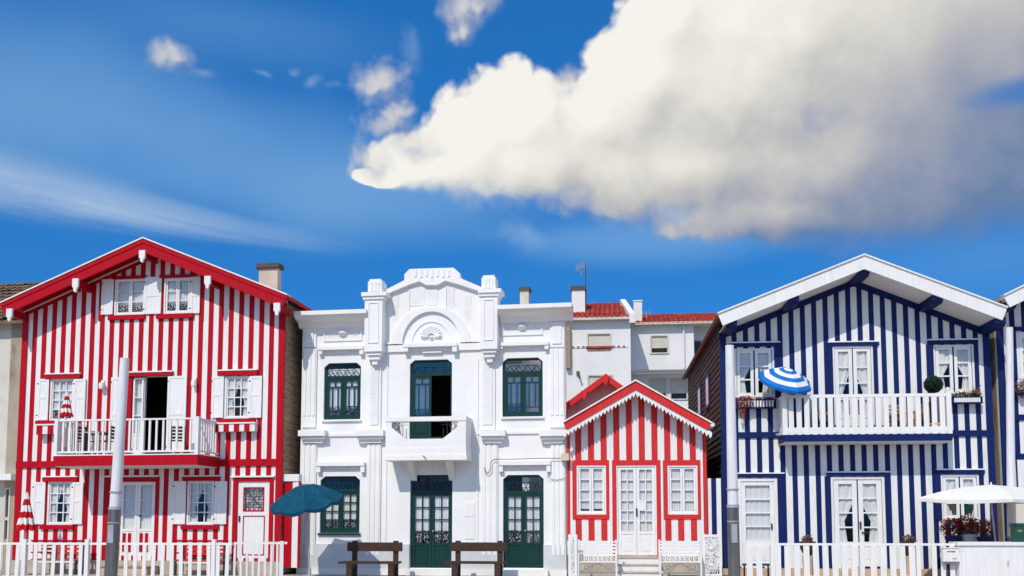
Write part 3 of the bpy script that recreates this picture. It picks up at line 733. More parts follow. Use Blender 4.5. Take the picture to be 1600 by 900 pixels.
# ================================================================== white decorated house
def white_house():
    F = Frame(884, 870, 28.0, -4.5)
    R = F.root('decorated_house', 'white two storey house with a carved pediment, shell emblem and dark green windows', 'house')
    uL, uR = F.u(468, 780), F.u(884, 700)
    ztop = F.z(520, 486)
    up = [F.rect(506, 563.5, 567, 655.5), F.rect(640, 706, 562, 686), F.rect(785, 848, 559, 651)]
    lo = [F.rect(500, 562, 744, 833), F.rect(640.5, 706.5, 742, 887.5), F.rect(786, 849.5, 742, 887.5)]
    ops = up + lo
    wl = F.u(600, 500); wr = F.u(752, 500)
    wall = MB()
    for a, b, l0, l1, h0, h1 in cells(uL, uR, 0, lambda u: ztop, ops): wall.prism([(a, l0), (b, l1), (b, h1), (a, h0)], 0, .25)
    # pediment wall
    ped = [F.at(598, 484), F.at(598, 457), F.at(632, 440), F.at(632, 429), F.at(639.5, 421.5), F.at(709, 419), F.at(719, 428), F.at(719, 436), F.at(753, 450), F.at(753, 478)]
    zt = ztop
    P2 = [(ped[0][0], zt - .02)] + ped[1:-1] + [(ped[-1][0], zt - .02)]
    wall.prism(P2, .012, .24)
    ch = .15
    for r in ops:
        for (a, s) in ((r[0], 1), (r[1], -1)): wall.prism([(a - .01 * s, r[3] + .005), (a + s * ch, r[3] + .005), (a - .01 * s, r[3] - ch * .85)], .002, .246)
    W_ = wall.build('wall', 'stucco', R)
    box('side_wall', 'stucco', R, uL + .003, uL + .2, .25, 10, 0, ztop - .02); box('side_wall', 'stucco', R, uR - 1.3, uR - 1.1, .25, 10, 0, ztop - .02)
    box('back_wall', 'stucco', R, uL, uR - 1.1, 10, 10.2, 0, ztop - .02); box('roof_slab', 'stucco', R, uL + .002, uR - 1.102, .26, 9.99, ztop - .2, ztop - .05)
    fz = F.z(673, 686)
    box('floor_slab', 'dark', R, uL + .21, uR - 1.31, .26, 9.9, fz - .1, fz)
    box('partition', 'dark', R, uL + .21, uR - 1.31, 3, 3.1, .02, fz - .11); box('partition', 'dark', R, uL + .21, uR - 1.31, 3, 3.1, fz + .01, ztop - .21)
    # coping along the pediment, heavy at the top
    def strip(ptsA, ptsB, y0, y1, name, m='stucco'):
        mb = MB()
        for i in range(len(ptsA) - 1): mb.prism([ptsA[i], ptsA[i + 1], ptsB[i + 1], ptsB[i]], y0, y1)
        return mb.build(name, m, R)
    pa = [F.at(598, 455.5, .1), F.at(632, 438, .1), F.at(632, 429, .1), F.at(640, 420.5, .1), F.at(709, 418.5, .1), F.at(719, 427.5, .1), F.at(719, 434.5, .1), F.at(753, 449, .1)]
    lower = [F.at(603, 460, .1), F.at(640, 444.5, .1), F.at(655, 439.8, .1), F.at(666, 445.5, .1), F.at(683, 445.5, .1), F.at(695.5, 438.8, .1), F.at(715, 444, .1), F.at(753, 456.5, .1)]
    MB().prism(pa + lower[::-1], -.12, .01).build('coping', 'stucco', R)
    la = [F.at(603, 461.5, .05), F.at(640, 446.5, .05), F.at(655, 442, .05), F.at(666, 447.5, .05), F.at(683, 447.5, .05), F.at(695.5, 441, .05), F.at(715, 446, .05), F.at(748, 456, .05)]
    strip([(a, b + .03) for a, b in la], la, -.08, .012, 'moulding')
    for i in range(7):
        r = F.rect(648 + i * 8.6, 651 + i * 8.6, 421.5, 432 + (i % 2) * 1.5, .12); box('flute', 'stucco', R, r[0], r[1], -.145, -.118, r[2], r[3])
    # vertical ribs and carved fields behind the arch
    for x, y0 in ((639.5, 449), (697, 447)):
        r = F.rect(x - .6, x + .6, y0, 484); box('rib', 'stucco', R, r[0], r[1], -.02, .013, r[2], r[3])
    for x0, x1, y0, y1 in ((640.5, 664, 449, 478), (667, 684, 451, 477), (698, 710, 449, 484), (614, 623, 462, 500), (726, 736, 461, 500)):
        r = F.rect(x0, x1, y0, y1); box('carved_field', 'relief', R, r[0], r[1], -.004, .012, r[2], r[3])
    # arch and shell
    ac = F.at(674, 537); ro = ac[0] - F.u(613, 530); 
    hh = F.z(674, 480) - ac[1]
    def arc(rx, rz, n=26): return [(ac[0] + rx * math.cos(math.pi * i / n), ac[1] + rz * math.sin(math.pi * i / n)) for i in range(n + 1)]
    ri = ac[0] - F.u(629.5, 530); hi = F.z(674, 487.5) - ac[1]
    strip(arc(ro, hh), arc(ri, hi), -.10, .012, 'arch')
    strip(arc(ri * .70, hi * .72), arc(ri * .665, hi * .68), -.03, .012, 'arch_moulding')
    for sg in (-1, 1):
        for k, dx in enumerate((.94, 1.12)):
            c0 = (ac[0] + sg * ro * dx, ac[1] + .02)
            MB().prism([(c0[0] - .12, c0[1] - .02), (c0[0] + .12, c0[1] - .02), (c0[0] + .04 * sg, c0[1] + .17 - .05 * k)], -.09, .012).build('scroll', 'stucco', R)
    sh = F.at(674, 527.5); rs = F.u(687, 520) - sh[0]
    k = 11
    S_ = MB().prism([(sh[0] + rs * .95 * math.cos(math.pi * i / 20), sh[1] - .06 + rs * .95 * 1.1 * math.sin(math.pi * i / 20)) for i in range(21)], -.02, .012).build('shell', 'relief', R)
    for i in range(k):
        a = math.pi * (i + .5) / k
        d = Vector((math.cos(a), 0, math.sin(a) * 1.15)); c = Vector((sh[0], -.05, sh[1]))
        MB().rod(c + d * .10, c + d * rs, .025, .062, 8).build('shell_rib', 'stucco', S_, smooth=True)
        e = c + d * (rs * 1.1); MB().lathe([(0, .055), (.045, .03), (.055, 0), (.045, -.03), (0, -.055)], e, 8).build('shell_bead', 'stucco', S_, smooth=True)
    MB().lathe([(0, .05), (.05, .03), (.07, 0), (.05, -.03), (0, -.05)], (sh[0], -.05, sh[1]), 8).build('shell_boss', 'relief', S_, smooth=True)
    # band under the arch
    zb0, zb1 = F.z(674, 548, .1), F.z(674, 537.5, .1)
    box('string_course', 'stucco', R, wl, wr, -.07, -.001, zb0, zb1)
    r = F.rect(630, 714, 536, 541.5, .2); box('hood', 'stucco', R, r[0], r[1], -.22, -.072, r[2], r[3])
    for x in (634, 710): 
        r = F.rect(x - 3.5, x + 3.5, 536.5, 549, .2); box('hood_bracket', 'stucco', R, r[0], r[1], -.20, -.073, r[2], r[3])
    r = F.rect(660, 690, 549, 551, .1); box('hood_drop', 'stucco', R, r[0], r[1], -.1, -.001, r[2], r[3])
    # piers flanking the pediment
    PD = .42
    for (c0, c1, f0, f1, s0, s1, yt, yf, yb, b0, b1) in ((573.5, 597.5, 564.5, 604, 569.5, 597, 436, 456, 549, 577, 596), (751, 775, 747, 783, 750, 777, 430, 451, 545, 752, 774)):
        sft = F.rect(s0, s1, yf + 4, yb, PD)
        pr = MB().box(sft[0], sft[1], -PD, .1, sft[2], sft[3]).build('pier', 'stucco', R)
        fl = F.rect(f0, f1, yf, yf + 6, PD + .08); box('pier_cap', 'stucco', pr, fl[0], fl[1], -PD - .09, .13, fl[2], fl[3])
        mid = (fl[0] + fl[1]) / 2
        box('pier_cap', 'stucco', pr, sft[0] - .05, sft[1] + .05, -PD - .045, .11, fl[2] - .09, fl[2] - .001)
        cp = F.rect(c0, c1, yt + 3, yf, PD); box('pier_head', 'stucco', pr, cp[0] + .02, cp[1] - .02, -PD + .02, .1, cp[2], cp[3])
        box('pier_head', 'stucco', pr, cp[0] + .06, cp[1] - .06, -PD + .05, .08, cp[3] + .001, cp[3] + .07)
        for i in range(3):
            u = cp[0] + (cp[1] - cp[0]) * (.28 + .22 * i); box('flute', 'stucco', pr, u - .035, u + .035, -PD - .005, -PD + .019, cp[2] + .03, cp[3] - .04)
        q = (sft[0] + .11, sft[1] - .11, sft[2] + .25, sft[3] - .24); w = .025
        fr = MB(); fr.box(q[0], q[0] + w, -PD - .022, -PD + .001, q[2], q[3]).box(q[1] - w, q[1], -PD - .022, -PD + .001, q[2], q[3]).box(q[0] + w, q[1] - w, -PD - .022, -PD + .001, q[2], q[2] + w).box(q[0] + w, q[1] - w, -PD - .022, -PD + .001, q[3] - w, q[3])
        fr.build('panel_frame', 'stucco', pr)
        um = (sft[0] + sft[1]) / 2
        box('corbel', 'stucco', pr, sft[0] + .05, sft[1] - .05, -PD + .06, -.001, sft[2] - .10, sft[2] - .001)
        box('corbel', 'stucco', pr, um - .16, um + .16, -PD + .12, -.002, sft[2] - .22, sft[2] - .101)
        box('corbel', 'stucco', pr, um - .08, um + .08, -PD + .18, -.003, sft[2] - .36, sft[2] - .221)
        # carved pilaster below and fluted pilaster on the ground floor
        sx = -4 if s0 < 700 else 0
        cz = F.z(um * 0 + b0, 672)
        pl = F.rect(b0, b1, 555, 672); p = MB().box(pl[0], pl[1], -.06, -.001, pl[2], pl[3]).build('pilaster', 'stucco', R)
        box('carved_field', 'relief', p, pl[0] + .07, pl[1] - .07, -.085, -.061, pl[2] + .15, pl[3] - .25)
    def fluted(x0, x1, y0, y1, n=3, nm='pilaster'):
        pl = F.rect(x0, x1, y0, y1); p = MB().box(pl[0], pl[1], -.06, -.001, pl[2], pl[3]).build(nm, 'stucco', R)
        for i in range(n):
            u = pl[0] + (pl[1] - pl[0]) * (i + .5) / n; w = (pl[1] - pl[0]) / n * .30
            box('flute', 'stucco', p, u - w, u + w, -.082, -.061, pl[2] + .35, pl[3] - .02)
        return p
    for x0, x1 in ((469.5, 494), (573, 595), (752, 778), (861, 883)): fluted(x0, x1, 694, 886)
    for x0, x1 in ((474, 495), (859.5, 882)):
        fluted(x0, x1, 545, 668); pl = F.rect(x0, x1, 503, 543); p = MB().box(pl[0], pl[1], -.06, -.001, pl[2], pl[3]).build('pilaster_block', 'stucco', R)
        box('panel', 'stucco', p, pl[0] + .08, pl[1] - .08, -.09, -.061, pl[2] + .1, pl[3] - .08)
    # cornices and their friezes
    CD = .55
    for x0, x1, yt, side in ((459, 572, 484.5, 0), (777, 893, 474.5, 1)):
        a, b, c, d = F.rect(x0, x1, yt, yt + 6.5, CD)
        zc = d
        aa, bb = (a, b) if side == 0 else (a, b)
        mb = MB(); prof = [(-CD, zc), (-CD, zc - .12), (-CD + .06, zc - .14), (-CD + .10, zc - .20), (-.20, zc - .27), (-.14, zc - .33), (-.10, zc - .42), (-.001, zc - .44), (-.001, zc)]
        mb.prism_x(prof, a, b); mb.build('cornice', 'stucco', R)
        box('parapet', 'stucco', R, uL if side == 0 else F.u(777, 480), F.u(572, 480) if side == 0 else uR, .001, .3, ztop - .01, zc - .003)
    for x0, x1, y0, y1 in ((506, 566, 509, 533), (784, 848, 499, 524)):
        r = F.rect(x0, x1, y0, y1); w = .05
        fr = MB().box(r[0], r[0] + w, -.04, .001, r[2], r[3]).box(r[1] - w, r[1], -.04, .001, r[2], r[3]).box(r[0] + w, r[1] - w, -.04, .001, r[3] - w, r[3]).box(r[0] + w, r[1] - w, -.04, .001, r[2], r[2] + w)
        fr = fr.build('frieze_panel', 'stucco', R); box('carved_field', 'relief', fr, r[0] + w, r[1] - w, -.018, .001, r[2] + w, r[3] - w)
        cx, cz = (r[0] + r[1]) / 2, (r[2] + r[3]) / 2
        MB().lathe([(0, .10), (.10, .07), (.16, 0), (.10, -.07), (0, -.10)], (cx, -.005, cz), 12).build('rosette', 'relief', fr, smooth=True)
        for sg in (-1, 1): MB().tube([(cx + sg * (.18 + .05 * t), -.02, cz + .06 * math.sin(t * 1.1)) for t in range(7)], .022, 5).build('garland', 'relief', fr)
    # hoods over the windows
    for x0, x1, y0, y1, yd in ((497, 567, 541, 546, 553), (779, 857, 534, 539.5, 545), (494, 569, 722, 728, 738), (779, 860, 720, 726.5, 737)):
        r = F.rect(x0, x1, y0, y1, .16); h = MB().box(r[0], r[1], -.17, -.001, r[2], r[3]).build('hood', 'stucco', R)
        for sg, e in ((1, r[0]), (-1, r[1])): 
            a, b = sorted((e, e + sg * .12)); box('hood_bracket', 'stucco', h, a, b, -.14, -.002, F.z(x0, yd, .14) if sg == 1 else F.z(x1, yd, .14), r[2] - .001)
        box('hood_drop', 'stucco', h, (r[0] + r[1]) / 2 - .2, (r[0] + r[1]) / 2 + .2, -.06, -.002, r[2] - .09, r[2] - .001)
    # capitals of the ground floor
    zs0, zs1 = F.z(530, 682), F.z(530, 678)
    box('string_course', 'stucco', R, uL, F.u(600, 680), -.05, -.001, zs0, zs1); box('string_course', 'stucco', R, F.u(745, 680), uR, -.05, -.0012, zs0 , zs1)
    for x0, x1 in ((465.5, 507), (554, 598.5), (749, 789), (842, 885)):
        r = F.rect(x0, x1, 672, 681, .3); c = MB().box(r[0], r[1], -.30, -.001, r[2], r[3]).build('capital', 'stucco', R)
        box('corbel', 'stucco', c, r[0] + .06, r[1] - .06, -.22, -.002, r[2] - .09, r[2] - .001); box('corbel', 'stucco', c, r[0] + .12, r[1] - .12, -.13, -.003, r[2] - .2, r[2] - .091)
    for x in (603.5, 746): 
        r = F.rect(x - 1.2, x + 1.2, 560, 886); box('rib', 'stucco', R, r[0], r[1], -.03, -.001, r[2], r[3])
    # plinth and base
    pzt = F.z(520, 850); bz = F.z(520, 887.5)
    def outside(a, b, m, y, z0, z1, nm):
        cuts = sorted([(o[0] - .0, o[1] + .0) for o in lo[1:]])
        x = a
        for c0, c1 in cuts + [(b, b)]:
            c0 = min(c0, b)
            if c0 - x > .02: box(nm, m, R, x, c0, y, -.0005, z0, z1)
            x = max(x, c1)
    outside(uL - .01, uR + .01, 'greyplinth', -.075, bz, pzt, 'plinth')
    box('base_course', 'stucco', R, uL - .02, uR + .02, -.11, -.0006, 0, bz - .002)
    for x0, x1 in ((634, 713), (780, 856)):
        r = F.rect(x0, x1, 888, 900, .35); box('door_step', 'stucco', R, r[0], r[1], -.36, -.112, 0, bz - .004)
    for x0, x1, y0, y1 in ((726.5, 742, 785, 807), (726.5, 742, 808.5, 842)):
        r = F.rect(x0, x1, y0, y1); box('meter_door', 'stucco', R, r[0], r[1], -.02, .001, r[2], r[3])
    # windows
    def green_window(r, upper=True, open_right=False, door=False):
        u0, u1, z0, z1 = r; fw = .06; f = MB(); y0, y1 = .09, .15
        f.box(u0, u0 + fw, y0, y1, z0, z1).box(u1 - fw, u1, y0, y1, z0, z1).box(u0 + fw, u1 - fw, y0, y1, z1 - fw, z1)
        for (a, s) in ((u0, 1), (u1, -1)): f.prism([(a, z1), (a + s * (ch + .05), z1), (a + s * (fw * .2), z1 - ch * .95), (a, z1 - ch * .95)], y0 - .004, y1 - .002)
        if not door: f.box(u0 + fw, u1 - fw, y0, y1, z0, z0 + .07)
        tz = z1 - (.50 if door else .42); f.box(u0 + fw, u1 - fw, y0 - .006, y1, tz - .05, tz + .04)
        w = f.build('door' if door else 'window', 'green', R)
        gl_ = 'skyglass' if upper and r[0] > up[0][1] else 'glass'
        ubox('pane', gl_, w, u0 + fw, u1 - fw, y0 + .03, y0 + .035, tz + .04, z1 - fw)
        # lattice in the fanlight
        g = MB(); n = 4; a, b = u0 + fw, u1 - fw; c, d = tz + .04, z1 - fw - .04; st = (b - a) / n
        c_ = (c + d) / 2 * 0 + c; hgt = (d - c) * (.62 if not door else .7)
        for i in range(n):
            g.rod((a + st * i, y0 + .015, c_), (a + st * (i + .5), y0 + .015, c_ + hgt), .011, n=4); g.rod((a + st * (i + .5), y0 + .015, c_ + hgt), (a + st * (i + 1), y0 + .015, c_), .011, n=4)
            if 0 < i: g.rod((a + st * (i - .5), y0 + .012, c_ + hgt), (a + st * (i + .5), y0 + .012, c_ + hgt), .009, n=4)
            g.rod((a + st * i, y0 + .014, c_ + hgt), (a + st * (i + .5), y0 + .014, c_), .009, n=4)
        g.build('lattice', 'iron' if door else 'tealcloth', w)
        mid = (u0 + u1) / 2; iz0 = z0 + (.07 if not door else .02)
        for k in range(2):
            if open_right and k == 1: continue
            a, b = (u0 + fw, mid - .004) if k == 0 else (mid + .004, u1 - fw)
            s = .075; l = MB(); top = tz - .052
            foot = (.62 if door else (.45 if open_right else .0))
            l.box(a, a + s, y0 + .005, y1 - .005, iz0, top).box(b - s, b, y0 + .005, y1 - .005, iz0, top).box(a + s, b - s, y0 + .005, y1 - .005, top - s, top).box(a + s, b - s, y0 + .005, y1 - .005, iz0, iz0 + .08)
            g0, g1 = iz0 + .08 + foot, top - s; ps = []
            if foot:
                l.box(a + s, b - s, y0 + .006, y1 - .006, g0 - .07, g0).box(a + s, b - s, y0 + .022, y1 - .02, iz0 + .08, g0 - .07)
                l.box(a + s + .035, b - s - .035, y0 + .008, y0 + .024, iz0 + .12, g0 - .11)
            ga, gb = a + s, b - s
            if door or not upper:
                m = .016; cm = (ga + gb) / 2
                l.box(cm - m, cm + m, y0 + .012, y1 - .012, g0, g1); zz = [g0 + (g1 - g0) * t for t in (0, .24, .5, .76, 1)]
                for z in zz[1:-1]: l.box(ga, gb, y0 + .014, y1 - .014, z - m, z + m)
                for i in range(4): ps += [(ga, cm - m, zz[i] + m * (i > 0), zz[i + 1] - m * (i < 3)), (cm + m, gb, zz[i] + m * (i > 0), zz[i + 1] - m * (i < 3))]
                lf = l.build('leaf', 'green', w)
            else:
                m = .02; zt_ = g1 - .17; t = (gb - ga)
                cm = (ga + gb) / 2
                x1_, x2_ = ga + t * .26, gb - t * .26
                lf = l.build('leaf', 'green', w)
                q = MB(); q.box(ga, gb, y0 + .012, y1 - .014, zt_ - m, zt_ + m).box(cm - m, cm + m, y0 + .013, y1 - .013, zt_ + m, g1)
                zb = g0 + .14; q.box(ga, gb, y0 + .012, y1 - .014, zb - .014, zb + .014)
                for x in (x1_, x2_): q.box(x - .016, x + .016, y0 + .013, y1 - .013, zb + .014, zt_ - m)
                q.build('glazing_bar', 'tealcloth', lf)
                ps = [(ga, cm - m, zt_ + m, g1), (cm + m, gb, zt_ + m, g1), (ga, x1_ - .016, zb, zt_ - m), (x1_ + .016, x2_ - .016, zb, zt_ - m), (x2_ + .016, gb, zb, zt_ - m), (ga, gb, g0, zb)]
            for p in ps: ubox('pane', gl_, w, p[0], p[1], y0 + .035, y0 + .04, p[2], p[3])
            if not (open_right and k == 1): curtain(w, ga - .02, gb + .02, g0 - .02, g1 + .03, y1 + .015, 'lace')
        if not door:
            sill = MB().box(u0 - .04, u1 + .04, -.07, .12, z0 - .06, z0 - .002)
            sill.build('window_sill', 'stucco' if upper else 'green', w)
        else:
            MB().lathe([(0, .03), (.03, .02), (.03, -.02), (0, -.03)], (mid + .05, y0 - .02, iz0 + 1.05), 8).build('handle', 'alu', w)
        if not open_right and upper: curtain(w, u0 + fw, u1 - fw, tz + .05, z1 - fw - .1, y1 + .015, 'plain')
        return w
    green_window(up[0]); green_window(up[2]); green_window(up[1], True, True)
    green_window(lo[0], False); green_window(lo[1], False, door=True); green_window(lo[2], False, door=True)
    # balcony
    DB = .85
    f0, f1, _, _ = F.rect(602.5, 728, 650, 700, DB)
    z_top = F.z(665, 651, DB); z_r0 = F.z(665, 658, DB); z_cut = F.z(665, 685.5, DB); z_b = F.z(665, 700, DB); z_l = F.z(665, 711, DB); z_bot = F.z(665, 719, DB)
    B = MB().box(f0 - .03, f1 + .03, -DB - .03, -.001, z_bot, z_l).build('balcony', 'stucco', R)
    box('moulding', 'stucco', B, f0 - .01, f1 + .01, -DB - .012, -.001, z_l + .001, z_b)
    c0, c1 = F.u(612, 660, DB), F.u(715.5, 660, DB); d0, d1 = F.u(634, 686, DB), F.u(692, 686, DB)
    zc1 = F.z(612, 668, DB)
    par = MB()
    par.prism([(f0, z_b), (d0, z_b), (d0, z_cut), (c0, zc1), (c0, z_r0), (f0, z_r0)], -DB, -DB + .12)
    par.prism([(d0, z_b), (d1, z_b), (d1, z_cut), (d0, z_cut)], -DB, -DB + .12)
    par.prism([(d1, z_b), (f1, z_b), (f1, z_r0), (c1, z_r0), (c1, zc1), (d1, z_cut)], -DB, -DB + .12)
    par.box(f0 + .0, f0 + .12, -DB + .12, -.001, z_b, z_r0).box(f1 - .12, f1, -DB + .12, -.001, z_b, z_r0)
    par.build('parapet', 'stucco', B)
    ra = MB().box(f0 - .015, f1 + .015, -DB - .02, -DB + .14, z_r0 + .001, z_top).box(f0 - .014, f0 + .13, -DB + .141, -.001, z_r0 + .001, z_top - .001).box(f1 - .13, f1 + .014, -DB + .141, -.001, z_r0 + .001, z_top - .001)
    ra.build('rail', 'stucco', B)
    for sg, cc, dd_ in ((1, c0, d0), (-1, c1, d1)):
        g = MB(); y = -DB + .06; L = abs(dd_ - cc); H = z_r0 - z_cut
        for t in (.25, .5, .75, 1.0):
            zlow = zc1 + (z_cut - zc1) * t; g.rod((cc + sg * L * t, y, zlow), (cc + sg * L * t, y, zlow + (z_r0 - zlow) * (.95 if t < .9 else .6)), .008, n=5)
        for q in (.16, .1):
            c = Vector((cc + sg * .13, y, z_r0 - .16)); g.tube([c + Vector((math.cos(k * .8) * q * (1 - k * .07), 0, math.sin(k * .8) * q * (1 - k * .07))) for k in range(10)], .009, 5)
        g.rod((cc + sg * .02, y, z_r0 - .03), (dd_ + sg * .25, y, z_r0 - .03), .008, n=5); g.rod((cc + sg * L * .6, y, z_r0 - .1), (cc + sg * L * 1.2, y, z_r0 - .1), .006, n=5)
        g.build('iron_scroll', 'iron', B)
    for x in (642, 702): 
        u = F.u(x, 725, .4); MB().prism_x([(-.6, z_bot - .001), (-.001, z_bot - .001), (-.001, z_bot - .55), (-.12, z_bot - .42), (-.42, z_bot - .18)], u - .09, u + .09).build('bracket', 'stucco', B)
    MB().tube([F_(F, 661, 712, DB + .05), F_(F, 664, 715, DB + .05), F_(F, 666, 720, DB + .05)], .012, 5).build('drain_spout', 'iron', B)
    # cable over the right door
    MB().tube([F_(F, x, y, .16) for x, y in ((757, 730), (758, 737), (762, 740), (767, 733), (767, 722), (772, 717.5), (800, 717.5), (830, 716.5), (860, 716), (882, 716))], .011, 5).build('cable', 'cap', R)
    MB().tube([F_(F, x, y, .11) for x, y in ((854, 745), (862, 749.5), (872, 750), (884, 747))], .008, 5).build('cable', 'cap', R)
    j = F.rect(876.5, 889, 708.5, 719.5, .2); b = box('junction_box', 'plastic', R, j[0], j[1], -.24, -.112, j[2], j[3])
    # low wall joining the red house and rooftop chimney
    q = F.rect(812.5, 826, 453, 478, -2); c = MB().box(q[0], q[1], 2, 2.35, ztop - .1, q[3]).build('chimney', 'chimney', R)
    q = F.rect(810.5, 828, 448.5, 454, -2); box('chimney_cap', 'cap', c, q[0], q[1], 1.95, 2.4, q[2], q[3])
    return F
def F_(F, px, py, off):
    u, z = F.at(px, py, off); return (u, -off, z)
FW = white_house()
# striped infill between the red and white houses
def infill():
    F = Frame(452, 860, 28.1, -4.5)
    R = F.root('side_passage_wall', 'narrow red and white boarded passage with white lintel between red and white houses', 'wall')
    a, b, c, d = F.rect(441, 468, 741, 752); box('lintel', 'white', R, a, b, -.06, .2, c, d)
    xs = [441.5, 449, 456.5, 459.5, 466, 469]; cols = ['red', 'red', 'white', 'white', 'red']
    for i, (x0, x1) in enumerate(zip(xs, xs[1:])):
        r = F.rect(x0, x1, 752.3, 887); box('plank', cols[i], R, r[0] + .002, r[1] - .002, -.02 - .01 * (i % 2), .04, r[2], r[3])
    r = F.rect(453, 456, 480, 741, -1.0)
    p = MB().rod(((r[0] + r[1]) / 2, .9, r[2]), ((r[0] + r[1]) / 2, .9, r[3]), .045, n=10).build('drain_pipe', 'cap', R, smooth=True)
    return F
infill()
# ================================================================== small red and white cottage
def cottage():
    F = Frame(993, 870, 28.0, -1.5)
    R = F.root('cottage', 'small single storey red and white striped cottage with scalloped white valance under its gable', 'house', 'striped beach houses')
    OV = .55
    topf, A, Lp, Rp = gable(R, F, (993, 594.5), (880, 660), (1112, 661), OV, .07, 9, 'lred', 'lred', .235, 'white', mould=False)
    brk = [A.x]
    uL, uR = F.u(886, 780), F.u(1105, 780)
    wa = F.rect(901, 947, 727, 804); wb = F.rect(1043, 1090, 727, 804); dr = F.rect(963.5, 1026, 727, 869)
    ops = [wa, wb, dr]
    wall_obj('wall', 'white', R, uL, uR, 0, topf, ops, 0, .2, brk)
    box('side_wall', 'white', R, uL + .002, uL + .2, .2, 8.5, 0, topf(uL) - .02); box('side_wall', 'shingle', R, uR - .2, uR - .002, .2, 8.5, 0, topf(uR) - .02)
    house_box(R, uL, uR, 8.5, 0, 'white', topf=topf, brk=brk)
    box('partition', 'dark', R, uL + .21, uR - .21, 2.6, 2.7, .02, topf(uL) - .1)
    pitch = 19.85; e = []; 
    c0 = 903.5
    e = [uL, F.u(890.5, 690)]
    for i in range(10): e += [F.u(c0 + pitch * i - 4.7, 690), F.u(c0 + pitch * i + 4.7, 690)]
    e += [F.u(1097.5, 690), uR]
    zb = F.z(993, 845)
    stripes(R, e, zb, topf, ops, brk, 'lred')
    # heads, jambs and the white posts between the openings
    for r, rect in ((wa, (894.5, 952, 719, 811)), (wb, (1036.5, 1094.5, 719, 811)), (dr, (957, 1032.5, 719, 869))):
        q = F.rect(*rect); t = -.045
        box('frame_board', 'lred', R, q[0], r[0], t, .02, q[2], q[3]); box('frame_board', 'lred', R, r[1], q[1], t, .02, q[2], q[3]); box('frame_board', 'lred', R, r[0], r[1], t, .02, r[3], q[3])
        if r is not dr: box('frame_board', 'lred', R, r[0], r[1], t, .02, q[2], r[2])
    for x0, x1 in ((952.3, 956.7), (1032.8, 1036.2)):
        q = F.rect(x0, x1, 719, 845); box('white_post', 'white', R, q[0], q[1], -.035, .0, q[2], q[3])
    casement(R, wa, 2, 1, 4, fw=.05, sw=.055, cur='plain', mw=.03, low=.10); casement(R, wb, 2, 1, 4, fw=.05, sw=.055, cur='plain', mw=.03, low=.05)
    d = casement(R, dr, 2, 2, 6, fw=.04, sw=.085, cur='plain', mw=.03, kick=.62, name='door')
    MB().box((dr[0] + dr[1]) / 2 - .02, (dr[0] + dr[1]) / 2 + .02, -.05, 0, F.z(997, 806), F.z(997, 794)).build('handle', 'iron', d)
    n_ = F.rect(999, 1009, 783, 798); box('notice', 'white', d, n_[0], n_[1], -.012, -.002, n_[2], n_[3])
    box('plinth', 'beige', R, uL, uR, -.03, -.001, 0, zb - .4); box('skirting', 'white', R, uL + .002, dr[0] - .1, -.034, -.0012, zb - .4, zb - .002); box('skirting', 'white', R, dr[1] + .1, uR - .002, -.034, -.0012, zb - .4, zb - .002)
    # scalloped valance
    for s, E in ((-1, Lp), (1, Rp)):
        d = (E - A); L = d.length; d = d / L; k = 20 if s < 0 else 21
        sl = d.y / abs(d.x); mb = MB()
        du = abs(E.x - A.x) / k
        for i in range(k):
            a = A.x + s * du * i; b = a + s * du; za = A.y + sl * du * i; zb_ = A.y + sl * du * (i + 1); top = .258; h = .10
            hv = .105
            pts = [(a, za - top), (b, zb_ - top), (b, zb_ - top - h), (a + s * du * .72, za + sl * du * .72 - top - h - hv * .55), (a + s * du * .5, za + sl * du * .5 - top - h - hv), (a + s * du * .28, za + sl * du * .28 - top - h - hv * .55), (a, za - top - h)]
            MB().prism(pts, -OV - .02 - rng.uniform(0, .003), -OV + .012).build('scallop', 'white', R)
    # gutter end
    g = F.at(1113, 662, OV); MB().rod((g[0], -OV - .06, g[1] - .03), (g[0], 8.5, g[1] - .03), .06, n=10).build('gutter', 'white', R, smooth=True)
    # steps
    st = thing('front_steps', 'pale stone steps rising to the white glazed door of the small cottage', 'steps', F.w(F.u(995, 880), -.0, 0), F.a)
    hs = F.z(995, 869.5)
    for k in range(3):
        z1 = hs * (3 - k) / 3 - .005; a, b, *_ = F.rect(966 - k * 1, 1029 + k * 1, 880, 890, .4 * k)
        c = F.u(995, 880); box('step', 'white', st, a - c, b - c, -.38 * (k + 1), -.051 - .38 * k + (0 if k else 0), 0, z1 - .03); box('tread', 'beige', st, a - c - .02, b - c + .02, -.38 * (k + 1) - .03, -.052 - .38 * k + .0, z1 - .029, z1)
    return F
FC = cottage()
